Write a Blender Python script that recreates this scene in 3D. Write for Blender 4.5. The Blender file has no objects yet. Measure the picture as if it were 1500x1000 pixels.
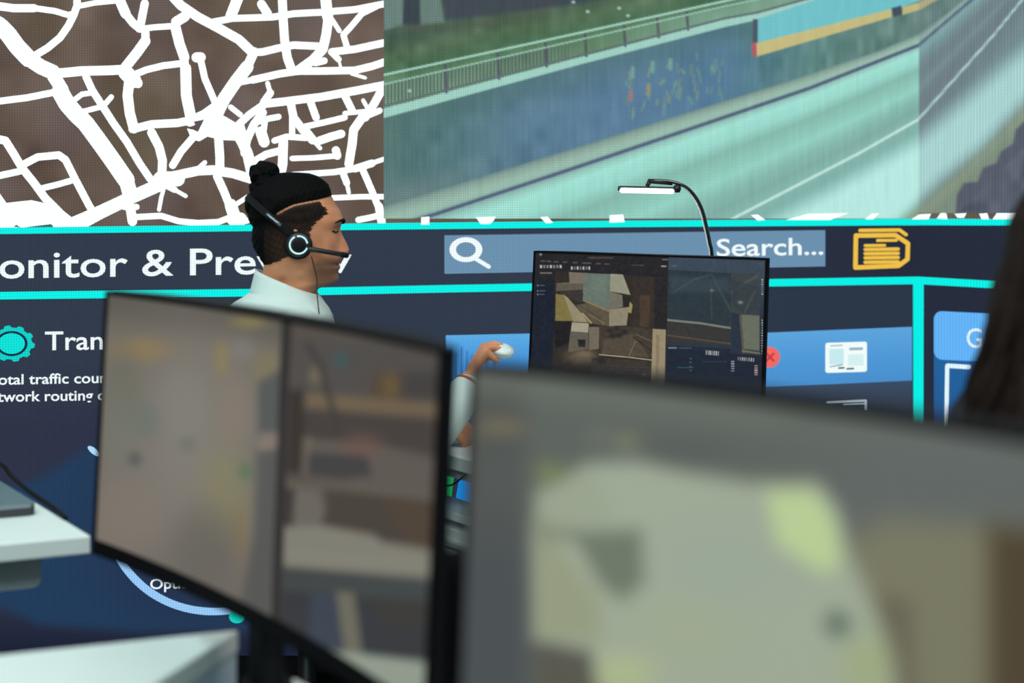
import bpy, math, random
import numpy as np
from mathutils import Vector

# ------------------------------------------------------------------ camera, world, lights, exposure
FPX, CAMH = 2083.333, 1.35
HORIZON = 242.0   # the camera looks level; the lens is shifted so that the horizon sits at this row
scene = bpy.context.scene
COL = scene.collection
cam_d = bpy.data.cameras.new('camera')
cam_d.sensor_width = 36.0
cam_d.lens = 50.0
cam_d.dof.use_dof = True
cam_d.dof.focus_distance = 3.28
cam_d.dof.aperture_fstop = 2.0
cam_d.clip_start = 0.05
cam = bpy.data.objects.new('camera', cam_d)
cam.location = (0, 0, CAMH)
cam_d.shift_y = -(500 - HORIZON) / 1500
cam.rotation_euler = (math.pi / 2, 0, 0)
COL.objects.link(cam)
scene.camera = cam
scene.view_settings.view_transform = 'Standard'
scene.view_settings.look = 'None'
scene.view_settings.exposure = 0.0
scene.view_settings.gamma = 1.0
scene.view_settings.use_curve_mapping = False

world = bpy.data.worlds.new('world')
scene.world = world
world.use_nodes = True
wb = world.node_tree.nodes['Background']
wb.inputs[0].default_value = (0.74, 0.95, 1.0, 1)
wb.inputs[1].default_value = 0.30


def area(name, loc, target, sx, sy, power, color):
    l = bpy.data.lights.new(name, 'AREA')
    l.shape = 'RECTANGLE'
    l.size, l.size_y, l.energy, l.color = sx, sy, power, color
    o = bpy.data.objects.new(name, l)
    o.location = loc
    d = Vector(target) - Vector(loc)
    o.rotation_euler = d.to_track_quat('-Z', 'Y').to_euler()
    COL.objects.link(o)
    return o


area('unseen_overhead_light', (-1.3, 1.9, 3.0), (-0.9, 2.3, 0.7), 1.6, 0.9, 30, (0.80, 1.0, 0.99))
area('unseen_overhead_light', (0.9, 1.6, 3.0), (-0.05, 3.1, 0.75), 1.2, 0.6, 24, (1.0, 0.93, 0.85))
area('unseen_overhead_light', (-0.9, -0.7, 2.9), (-0.9, 2.6, 0.8), 1.6, 0.8, 47, (0.80, 1.0, 0.98))  # unseen fill light added behind the camera to brighten front faces

# ------------------------------------------------------------------ helpers
def lin(c):
    c = np.asarray(c, float) / 255.0
    return np.where(c <= 0.04045, c / 12.92, ((c + 0.055) / 1.055) ** 2.4)



def ray(px, py):
    px = np.asarray(px, float); py = np.asarray(py, float)
    a = (px - 750) / FPX; b = -(py - HORIZON) / FPX
    return np.stack([a, 1 + 0 * a * b, b + 0 * a], -1)


def at_y(px, py, Y):
    r = ray(px, py)
    return np.array([0, 0, CAMH]) + r * (Y / r[..., 1])[..., None]


def at_z(px, py, z):
    r = ray(px, py)
    return np.array([0, 0, CAMH]) + r * ((z - CAMH) / r[..., 2])[..., None]


def to_px(P):
    P = np.asarray(P, float)
    x = P[..., 0]; y = P[..., 1]; z = P[..., 2] - CAMH
    return 750 + FPX * x / y, HORIZON - FPX * z / y


def origin_of(o):
    v = np.zeros(3)
    while o is not None:
        v += np.array(o.location)
        o = o.parent
    return v


def link(name, me, mat, parent=None):
    o = bpy.data.objects.new(name, me)
    COL.objects.link(o)
    if mat is not None:
        me.materials.append(mat)
    if parent is not None:
        o.parent = parent
    return o


def mesh(name, V, F, mat, parent=None, smooth=False, cols=None, loc=None):
    """V in world coordinates; cols = linear rgb per vertex."""
    V = np.asarray(V, float)
    base = origin_of(parent) if parent is not None else (np.zeros(3) if loc is None else np.array(loc, float))
    me = bpy.data.meshes.new(name)
    me.from_pydata((V - base).tolist(), [], [list(map(int, f)) for f in F])
    if cols is not None:
        setcol(me, cols)
    if smooth:
        me.polygons.foreach_set('use_smooth', [True] * len(me.polygons))
    me.update()
    o = link(name, me, mat, parent)
    if parent is None and loc is not None:
        o.location = loc
    return o


def setcol(me, cols):
    ca = me.color_attributes.new('Col', 'FLOAT_COLOR', 'POINT')
    a = np.ones((len(me.vertices), 4), np.float32)
    a[:, :3] = cols
    ca.data.foreach_set('color', a.ravel())


def tag(o, label, cat, group=None, kind=None):
    o['label'] = label
    o['category'] = cat
    if group: o['group'] = group
    if kind: o['kind'] = kind
    return o


def thing(name, loc, label, cat, group=None):
    o = bpy.data.objects.new(name, None)
    o.empty_display_size = 0.05
    o.location = loc
    COL.objects.link(o)
    return tag(o, label, cat, group)


class MB:
    def __init__(s):
        s.V, s.F = [], []

    def add(s, V, F):
        n = len(s.V)
        s.V += [tuple(map(float, v)) for v in V]
        s.F += [[n + int(i) for i in f] for f in F]
        return s

    def prism(s, poly, z0, z1):
        n = len(poly)
        V = [(p[0], p[1], z0) for p in poly] + [(p[0], p[1], z1) for p in poly]
        F = [list(range(n))[::-1], list(range(n, 2 * n))]
        F += [[i, (i + 1) % n, n + (i + 1) % n, n + i] for i in range(n)]
        return s.add(V, F)

    def hexa(s, c, ax, ay, az):
        """box: centre c, half-vectors"""
        c, ax, ay, az = [np.array(q, float) for q in (c, ax, ay, az)]
        V = [c + i * ax + j * ay + k * az for k in (-1, 1) for j in (-1, 1) for i in (-1, 1)]
        return s.add(V, [(0, 2, 3, 1), (4, 5, 7, 6), (0, 1, 5, 4), (2, 6, 7, 3), (0, 4, 6, 2), (1, 3, 7, 5)])

    def rbox(s, c, ax, ay, az, r=0.01, seg=4):
        """box whose four edges along az are rounded"""
        c, ax, ay, az = [np.array(q, float) for q in (c, ax, ay, az)]
        la, lb = np.linalg.norm(ax), np.linalg.norm(ay)
        r = min(r, la * .98, lb * .98)
        pts = []
        for (sx, sy, a0) in ((1, 1, 0), (-1, 1, 90), (-1, -1, 180), (1, -1, 270)):
            for k in range(seg + 1):
                a = math.radians(a0 + 90 * k / seg)
                pts.append(((sx * (la - r) + r * math.cos(a)) / la, (sy * (lb - r) + r * math.sin(a)) / lb))
        n = len(pts)
        V = [c + p[0] * ax + p[1] * ay - az for p in pts] + [c + p[0] * ax + p[1] * ay + az for p in pts]
        F = [list(range(n))[::-1], list(range(n, 2 * n))] + [[i, (i + 1) % n, n + (i + 1) % n, n + i] for i in range(n)]
        return s.add(V, F)

    def tube(s, pts, rad, seg=12, cap=True, flat=None):
        pts = np.array(pts, float); n = len(pts)
        rad = np.broadcast_to(np.asarray(rad, float), (n,))
        T = np.gradient(pts, axis=0)
        T /= np.linalg.norm(T, axis=1)[:, None] + 1e-12
        up = np.array([0, 0, 1.0]) if abs(T[0][2]) < .9 else np.array([0, 1.0, 0])
        V, F = [], []
        A = np.cross(T[0], up); A /= np.linalg.norm(A)
        for i in range(n):
            A = A - T[i] * (A @ T[i]); A /= np.linalg.norm(A)
            B = np.cross(T[i], A)
            for k in range(seg):
                a = 2 * math.pi * k / seg
                q = rad[i]
                V.append(pts[i] + A * math.cos(a) * q + B * math.sin(a) * q * (flat or 1))
        for i in range(n - 1):
            for k in range(seg):
                k2 = (k + 1) % seg
                F.append((i * seg + k, i * seg + k2, (i + 1) * seg + k2, (i + 1) * seg + k))
        if cap:
            F.append(list(range(seg))[::-1]); F.append([(n - 1) * seg + k for k in range(seg)])
        return s.add(V, F)

    def limb(s, pts, rad, seg=14):
        """tapered tube with ball ends"""
        pts = [np.array(p, float) for p in pts]
        s.tube(pts, rad, seg)
        for p, r in zip(pts, rad):
            s.ell(p, (r, r, r), 10, 14)
        return s

    def ell(s, c, r, nv=12, nu=20, M=None, fn=None):
        V, F = [], []
        M = np.eye(3) if M is None else np.array(M, float)
        for j in range(nv + 1):
            th = math.pi * j / nv
            for i in range(nu):
                ph = 2 * math.pi * i / nu
                d = np.array([math.sin(th) * math.cos(ph), math.sin(th) * math.sin(ph), math.cos(th)])
                k = 1 if fn is None else fn(d)
                V.append(np.array(c) + M.T @ (d * np.array(r) * k))
        for j in range(nv):
            for i in range(nu):
                i2 = (i + 1) % nu
                F.append((j * nu + i, (j + 1) * nu + i, (j + 1) * nu + i2, j * nu + i2))
        return s.add(V, F)

    def lathe(s, c, prof, seg=24):
        V, F = [], []
        for (r, z) in prof:
            for k in range(seg):
                a = 2 * math.pi * k / seg
                V.append((c[0] + r * math.cos(a), c[1] + r * math.sin(a), c[2] + z))
        n = len(prof)
        for i in range(n - 1):
            for k in range(seg):
                k2 = (k + 1) % seg
                F.append((i * seg + k, i * seg + k2, (i + 1) * seg + k2, (i + 1) * seg + k))
        F.append(list(range(seg))[::-1]); F.append([(n - 1) * seg + k for k in range(seg)])
        return s.add(V, F)

    def build(s, name, mat, parent=None, smooth=False, loc=None, bevel=0):
        o = mesh(name, s.V, s.F, mat, parent, smooth, loc=loc)
        if bevel:
            m = o.modifiers.new('bevel', 'BEVEL'); m.width = bevel; m.segments = 2; m.limit_method = 'ANGLE'
        return o


def spline(pts, n=24):
    pts = np.array(pts, float)
    m = len(pts)
    P = np.vstack([2 * pts[0] - pts[1], pts, 2 * pts[-1] - pts[-2]])
    out = []
    for t in np.linspace(0, m - 1, n):
        i = min(int(t), m - 2); u = t - i
        p0, p1, p2, p3 = P[i:i + 4]
        out.append(.5 * (2 * p1 + (p2 - p0) * u + (2 * p0 - 5 * p1 + 4 * p2 - p3) * u * u + (3 * p1 - p0 - 3 * p2 + p3) * u ** 3))
    return np.array(out)


# ------------------------------------------------------------------ materials
def principled(name, col, rough=.5, metal=0, spec=.5, bump=0, scale=200, emit=None, strength=1, coat=0, attr=False, stretch=None, var=0):
    m = bpy.data.materials.new(name)
    m.use_nodes = True
    nt = m.node_tree
    b = nt.nodes['Principled BSDF']
    c = lin(col)
    b.inputs['Base Color'].default_value = (*c, 1)
    b.inputs['Roughness'].default_value = rough
    b.inputs['Metallic'].default_value = metal
    b.inputs['Specular IOR Level'].default_value = spec
    b.inputs['Coat Weight'].default_value = coat
    if attr:
        a = nt.nodes.new('ShaderNodeAttribute'); a.attribute_name = 'Col'
        nt.links.new(a.outputs['Color'], b.inputs['Base Color'])
    if emit is not None:
        b.inputs['Emission Color'].default_value = (*lin(emit), 1)
        b.inputs['Emission Strength'].default_value = strength
    tc = nt.nodes.new('ShaderNodeTexCoord')
    mp = nt.nodes.new('ShaderNodeMapping')
    nt.links.new(tc.outputs['Object'], mp.inputs['Vector'])
    if stretch: mp.inputs['Scale'].default_value = stretch
    nz = nt.nodes.new('ShaderNodeTexNoise')
    nz.inputs['Scale'].default_value = scale
    nz.inputs['Detail'].default_value = 3
    nt.links.new(mp.outputs['Vector'], nz.inputs['Vector'])
    if bump:
        bp = nt.nodes.new('ShaderNodeBump')
        bp.inputs['Strength'].default_value = bump
        bp.inputs['Distance'].default_value = .002
        nt.links.new(nz.outputs['Fac'], bp.inputs['Height'])
        nt.links.new(bp.outputs['Normal'], b.inputs['Normal'])
    if var and not attr:
        r = nt.nodes.new('ShaderNodeValToRGB')
        r.color_ramp.elements[0].position = .3; r.color_ramp.elements[1].position = .7
        r.color_ramp.elements[0].color = (*(c * (1 - var)), 1)
        r.color_ramp.elements[1].color = (*np.minimum(c * (1 + var), 1), 1)
        nt.links.new(nz.outputs['Fac'], r.inputs['Fac'])
        nt.links.new(r.outputs['Color'], b.inputs['Base Color'])
    return m


def led_material(name, led=True, amp=.11, gloss=False):
    """a lit display: colour of each point from the 'Col' attribute, broken up by the diode grid"""
    m = bpy.data.materials.new(name)
    m.use_nodes = True
    nt = m.node_tree
    b = nt.nodes['Principled BSDF']
    b.inputs['Base Color'].default_value = (.006, .006, .008, 1)
    b.inputs['Roughness'].default_value = .45 if gloss else .8
    b.inputs['Specular IOR Level'].default_value = .06 if gloss else .03
    a = nt.nodes.new('ShaderNodeAttribute'); a.attribute_name = 'Col'
    out = a.outputs['Color']
    if led:
        tc = nt.nodes.new('ShaderNodeTexCoord')
        sep = nt.nodes.new('ShaderNodeSeparateXYZ')
        nt.links.new(tc.outputs['Object'], sep.inputs[0])
        prod = None
        for ax in ('X', 'Z'):
            mu = nt.nodes.new('ShaderNodeMath'); mu.operation = 'MULTIPLY'; mu.inputs[1].default_value = 2 * math.pi / .0062
            nt.links.new(sep.outputs[ax], mu.inputs[0])
            sn = nt.nodes.new('ShaderNodeMath'); sn.operation = 'SINE'
            nt.links.new(mu.outputs[0], sn.inputs[0])
            ma = nt.nodes.new('ShaderNodeMath'); ma.operation = 'MULTIPLY_ADD'
            ma.inputs[1].default_value = amp; ma.inputs[2].default_value = 1.0
            nt.links.new(sn.outputs[0], ma.inputs[0])
            if prod is None: prod = ma.outputs[0]
            else:
                pr = nt.nodes.new('ShaderNodeMath'); pr.operation = 'MULTIPLY'
                nt.links.new(prod, pr.inputs[0]); nt.links.new(ma.outputs[0], pr.inputs[1]); prod = pr.outputs[0]
        mx = nt.nodes.new('ShaderNodeVectorMath'); mx.operation = 'SCALE'
        nt.links.new(out, mx.inputs[0]); nt.links.new(prod, mx.inputs['Scale'])
        out = mx.outputs[0]
    nt.links.new(out, b.inputs['Emission Color'])
    b.inputs['Emission Strength'].default_value = 1.0
    return m


M_LED = led_material('led_wall_pixels')
M_SCREEN = led_material('monitor_picture', led=False, gloss=True)
M_BLACK = principled('black_plastic', (22, 22, 25), .45, bump=.05, scale=400)
M_BLACKM = principled('matte_black_plastic', (14, 14, 17), .7, spec=.2, bump=.1, scale=500)
M_DGREY = principled('dark_grey_plastic', (52, 54, 58), .4, bump=.05, scale=400)
M_BEZEL = principled('dull_black_bezel', (12, 11, 13), .85, spec=.08, bump=.05, scale=400)
M_WHITE = principled('white_desk_laminate', (224, 232, 229), .42, bump=.03, scale=300)
M_GREYP = principled('grey_metal_panel', (172, 184, 184), .5, bump=.03, scale=300)
M_CAB = principled('pale_cabinet_steel', (226, 226, 222), .45, bump=.03, scale=300)
M_FLOOR = principled('dark_carpet', (30, 32, 40), .95, spec=.1, bump=.6, scale=600, var=.3)
M_WALL = principled('dark_painted_wall', (46, 50, 58), .9, bump=.1, scale=120)
M_SKIN = principled('skin', (160, 105, 78), .5, spec=.35, attr=True, bump=.12, scale=500)
M_HAIR = principled('black_hair', (12, 11, 13), .75, spec=.08, attr=True, bump=.5, scale=90, stretch=(.35, 1, 2.2))
M_BROWNHAIR = principled('brown_hair', (30, 16, 11), .6, spec=.15, bump=.5, scale=160, var=.6)
M_SHIRT = principled('white_cotton', (206, 220, 216), .85, spec=.2, bump=.15, scale=700)
M_DARKCLOTH = principled('dark_cloth', (38, 40, 48), .9, spec=.1, bump=.3, scale=500)
M_SILVER = principled('silver_aluminium', (150, 155, 165), .3, metal=.8, bump=.02, scale=300)
M_MOUSE = principled('white_gloss_plastic', (225, 236, 234), .3, bump=.01, scale=100)
M_GLOW = principled('lamp_diffuser', (255, 255, 255), .5, emit=(255, 253, 246), strength=1.6)
M_RING = principled('pale_ring', (215, 245, 245), .4, emit=(190, 235, 240), strength=.35)
M_BRACELET = principled('orange_cord', (170, 70, 40), .7, bump=.3, scale=700)
M_LASH = principled('dark_brow_hair', (24, 17, 15), .8, spec=.1, bump=.3, scale=900)
M_EYE = principled('eye_white', (205, 195, 185), .25, bump=.0)
M_LIP = principled('lip', (140, 78, 70), .5)

# ------------------------------------------------------------------ painting of display pictures (points X, Y in picture units)
def seg_dist(X, Y, a, b):
    ax, ay = a; bx, by = b
    dx, dy = bx - ax, by - ay
    t = np.clip(((X - ax) * dx + (Y - ay) * dy) / (dx * dx + dy * dy + 1e-9), 0, 1)
    return np.hypot(X - ax - t * dx, Y - ay - t * dy)


class Paint:
    def __init__(s, X, Y, base):
        s.X, s.Y = X, Y
        s.C = np.tile(np.array(base, float), (len(X), 1))

    def mix(s, col, a):
        a = np.clip(a, 0, 1)[:, None]
        col = np.asarray(col, float)
        s.C = s.C * (1 - a) + col * a

    def poly(s, pts, col, soft=1.0, alpha=1.0):
        pts = np.array(pts, float)
        x0, y0 = pts.min(0) - soft - 1; x1, y1 = pts.max(0) + soft + 1
        idx = np.nonzero((s.X > x0) & (s.X < x1) & (s.Y > y0) & (s.Y < y1))[0]
        if not len(idx): return
        X, Y = s.X[idx], s.Y[idx]
        ins = np.zeros(len(X), bool); d = np.full(len(X), 1e9)
        for i in range(len(pts)):
            a, b = pts[i], pts[(i + 1) % len(pts)]
            d = np.minimum(d, seg_dist(X, Y, a, b))
            c = (a[1] > Y) != (b[1] > Y)
            with np.errstate(divide='ignore', invalid='ignore'):
                xi = (b[0] - a[0]) * (Y - a[1]) / (b[1] - a[1] + 1e-12) + a[0]
            ins ^= c & (X < xi)
        sd = np.where(ins, d, -d)
        t = np.clip(sd / (2 * soft) + .5, 0, 1); t = t * t * (3 - 2 * t) * alpha
        col = np.asarray(col, float)
        s.C[idx] = s.C[idx] * (1 - t[:, None]) + col * t[:, None]

    def line(s, pts, w, col, soft=.8, alpha=1.0):
        pts = np.array(pts, float); d = np.full(len(s.X), 1e9)
        for a, b in zip(pts[:-1], pts[1:]): d = np.minimum(d, seg_dist(s.X, s.Y, a, b))
        t = np.clip((w / 2 - d) / (2 * soft) + .5, 0, 1)
        s.mix(col, t * alpha)

    def blob(s, cx, cy, rx, ry, col, alpha=1.0):
        d = ((s.X - cx) / rx) ** 2 + ((s.Y - cy) / ry) ** 2
        s.mix(col, np.exp(-d ** 1.5) * alpha)

    def rect(s, x0, y0, x1, y1, col, soft=.7, alpha=1.0):
        s.poly([(x0, y0), (x1, y0), (x1, y1), (x0, y1)], col, soft, alpha)

    def noise(s, scale, amp, seed=0, mask=None, sx=1, sy=1):
        r = np.random.default_rng(seed); T = r.normal(size=(64, 64))
        u, v = s.X * sx / scale, s.Y * sy / scale
        iu, iv = np.floor(u).astype(int), np.floor(v).astype(int)
        fu, fv = u - iu, v - iv
        fu = fu * fu * (3 - 2 * fu); fv = fv * fv * (3 - 2 * fv)
        g = lambda a, b: T[a % 64, b % 64]
        n = (g(iu, iv) * (1 - fu) + g(iu + 1, iv) * fu) * (1 - fv) + (g(iu, iv + 1) * (1 - fu) + g(iu + 1, iv + 1) * fu) * fv
        if mask is not None: n = n * mask
        s.C = s.C + n[:, None] * amp


def grid_faces(nx, ny):
    i, j = np.meshgrid(np.arange(nx - 1), np.arange(ny - 1))
    a = (j * nx + i).ravel()
    return np.stack([a, a + nx, a + nx + 1, a + 1], -1)


# ------------------------------------------------------------------ setting
fl = MB().prism([(-3.4, -1.2), (3.4, -1.2), (3.4, 4.7), (-3.4, 4.7)], -.05, 0).build('floor', M_FLOOR)
fl['kind'] = 'structure'
bw = MB().prism([(-3.4, 4.6), (3.4, 4.6), (3.4, 4.7), (-3.4, 4.7)], 0, 3.1).build('wall_back', M_WALL)
bw['kind'] = 'structure'

# ------------------------------------------------------------------ video wall
HZ = 242
WA = at_y(0., 380., 3.50)[:2]
WC = at_y(1345., 380., 4.05)[:2]
WB = at_y(1465., 380., 3.87)[:2]
tL = (WC - WA) / np.linalg.norm(WC - WA); nL = np.array([tL[1], -tL[0]])
tR = (WB - WC) / np.linalg.norm(WB - WC); nR = np.array([tR[1], -tR[0]])


def wall_pt(px, py, off=0.0, side=None):
    px = np.asarray(px, float); py = np.asarray(py, float)
    px, py = np.broadcast_arrays(px, py)
    r = ray(px, py)
    out = np.zeros(px.shape + (3,))
    isR = (px > 1345) if side is None else np.full(px.shape, side == 'R')
    for flag, n in ((False, nL), (True, nR)):
        k = (WC @ n + off) / (r[..., 0] * n[0] + r[..., 1] * n[1])
        P = np.array([0, 0, CAMH]) + r * k[..., None]
        out = np.where((isR == flag)[..., None], P, out)
    return out


vw = thing('video_wall', (float(WC[0]), float(WC[1]), 0), 'huge lit LED video wall with street map, road camera view and dark traffic dashboard', 'video wall')


def wall_grid(name, px0, px1, py0, py1, step, off, painter, parent=vw, side='L', mat=None):
    xs = np.linspace(px0, px1, max(2, int(round((px1 - px0) / step)) + 1))
    ys = np.linspace(py0, py1, max(2, int(round((py1 - py0) / step)) + 1))
    X, Y = np.meshgrid(xs, ys); X, Y = X.ravel(), Y.ravel()
    V = wall_pt(X, Y, off, side)
    C = lin(np.clip(painter(X, Y), 0, 255))
    return mesh(name, V, grid_faces(len(xs), len(ys)), mat or M_LED, parent, True, C)


class WP:
    """flat lit shapes on the video wall given by their outlines"""
    def __init__(s, off): s.V, s.F, s.C, s.off = [], [], [], off

    def poly(s, pts, col, side=None):
        pts = np.array(pts, float)
        if side is None: side = 'R' if pts[:, 0].mean() > 1345 else 'L'
        n = len(s.V)
        s.V += wall_pt(pts[:, 0], pts[:, 1], s.off, side).tolist()
        s.F.append(list(range(n, n + len(pts))))
        s.C += [lin(c) for c in col] if np.ndim(col) == 2 else [lin(col)] * len(pts)
        return s

    def line(s, pts, w, col, side=None, caps=True, rx=1.0):
        pts = np.array(pts, float)
        for a, b in zip(pts[:-1], pts[1:]):
            d = b - a; L = np.hypot(*d)
            if L < 1e-6: continue
            nn = np.array([-d[1], d[0]]) / L * w / 2
            s.poly([a + nn, b + nn, b - nn, a - nn], col, side)
        if caps:
            for p in pts: s.disc(p[0], p[1], w / 2, w / 2, col, side, 12)
        return s

    def disc(s, cx, cy, rx, ry, col, side=None, n=28):
        a = np.linspace(0, 2 * math.pi, n, endpoint=False)
        return s.poly(np.stack([cx + rx * np.cos(a), cy + ry * np.sin(a)], -1), col, side)

    def ring(s, cx, cy, r0, r1, col, a0=0, a1=360, n=48, ky=1.0, side=None):
        a = np.radians(np.linspace(a0, a1, n + 1))
        for p, q in zip(a[:-1], a[1:]):
            s.poly([(cx + r * math.cos(t), cy + ky * r * math.sin(t)) for r, t in ((r0, p), (r1, p), (r1, q), (r0, q))], col, side)
        return s

    def rrect(s, x0, y0, x1, y1, r, col, slope=0, side=None):
        pts = []
        for cx, cy, a0 in ((x1 - r, y0 + r, -90), (x1 - r, y1 - r, 0), (x0 + r, y1 - r, 90), (x0 + r, y0 + r, 180)):
            for k in range(6):
                a = math.radians(a0 + 18 * k)
                x, y = cx + r * math.cos(a), cy + r * math.sin(a)
                pts.append((x, y + slope * (x - x0)))
        return s.poly(pts, col, side)

    def text(s, st, x0, x1, yb0, yb1, cap, col, side=None, bold=0.0):
        V, F = text_mesh(st, bold)
        bx0, bx1 = V[:, 0].min(), V[:, 0].max()
        X = x0 + (V[:, 0] - bx0) / (bx1 - bx0) * (x1 - x0)
        Yb = yb0 + (X - x0) / (x1 - x0) * (yb1 - yb0)
        Y = Yb - V[:, 1] / CAPH * cap
        if side is None: side = 'R' if X.mean() > 1345 else 'L'
        n = len(s.V)
        s.V += wall_pt(X, Y, s.off, side).tolist()
        s.F += [[n + i for i in f] for f in F]
        s.C += [lin(col)] * len(X)
        return s

    def build(s, name, parent):
        return mesh(name, s.V, s.F, M_LED, parent, False, np.array(s.C))


def text_mesh(st, bold=0.0):
    c = bpy.data.curves.new('tmp', 'FONT'); c.body = st; c.size = 1; c.offset = bold; c.resolution_u = 4
    o = bpy.data.objects.new('tmp', c); COL.objects.link(o)
    dg = bpy.context.evaluated_depsgraph_get(); dg.update()
    me = bpy.data.meshes.new_from_object(o.evaluated_get(dg))
    me.calc_loop_triangles()
    V = np.array([v.co[:2] for v in me.vertices]); F = [list(t.vertices) for t in me.loop_triangles]
    bpy.data.objects.remove(o); bpy.data.curves.remove(c); bpy.data.meshes.remove(me)
    return V, F


_tv, _ = text_mesh('I'); CAPH = _tv[:, 1].max()

# cabinets of the two wall faces
zt = 2.25
pA = WC - tL * 4.4; pB = WC + tR * 1.3
mcab = MB()
mcab.prism([WC - nL * .004, pA - nL * .004, pA - nL * .09, WC - nL * .09], .04, zt)
mcab.build('screen_cabinet', M_BLACKM, vw)
mcab = MB()
mcab.prism([pB - nR * .004, WC - nR * .004, WC - nR * .09, pB - nR * .09], .04, zt)
mcab.build('screen_cabinet', M_BLACKM, vw)


def bg_paint(X, Y):
    p = Paint(X, Y, (46, 56, 72))
    p.mix((35, 41, 58), np.clip((X - 900) / 400, 0, 1) * np.clip((430 - Y) / 10, 0, 1))
    p.mix((41, 52, 68), np.clip((X - 900) / 300, 0, 1) * np.clip((Y - 410) / 10, 0, 1))
    p.mix((44, 49, 69), np.clip((Y - 520) / 120, 0, 1) * np.clip((700 - X) / 300, 0, 1))
    p.mix((28, 34, 54), np.clip((Y - 880) / 70, 0, 1))
    p.poly([(-60, 800), (10, 715), (60, 700), (130, 655), (380, 640), (430, 800), (380, 925), (200, 925), (60, 915), (-40, 870)], (32, 59, 90), 12)
    p.blob(312, 765, 160, 140, (37, 43, 66), .9)
    return p.C


wall_grid('display_panel', -420, 1345, 322, 960, 3.2, 0, bg_paint)


def bgR(X, Y):
    return Paint(X, Y, (35, 41, 58)).C


wall_grid('display_panel', 1345, 1840, 310, 1150, 5, 0, bgR, side='R')


def map_paint(X, Y):
    p = Paint(X, Y, (99, 84, 74))
    p.noise(60, 7, 3); p.noise(25, 4, 4)
    n = len(X)
    p.mix((98, 90, 66), np.clip(np.sin(X / 55 + 1) * np.cos(Y / 60), 0, 1) * .5)
    p.mix((104, 92, 94), np.clip(np.sin(X / 37 + 2) * np.sin(Y / 45 + 1), 0, 1) * .5)
    return p.C


mw = wall_grid('map_window', -420, 566, -230, 334, 6, .002, map_paint)
wall_grid('map_window', 560, 1345, 306, 330, 6, .001, map_paint)
wall_grid('map_window', 1345, 1700, 306, 327, 6, .001, map_paint, side='R')

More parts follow.
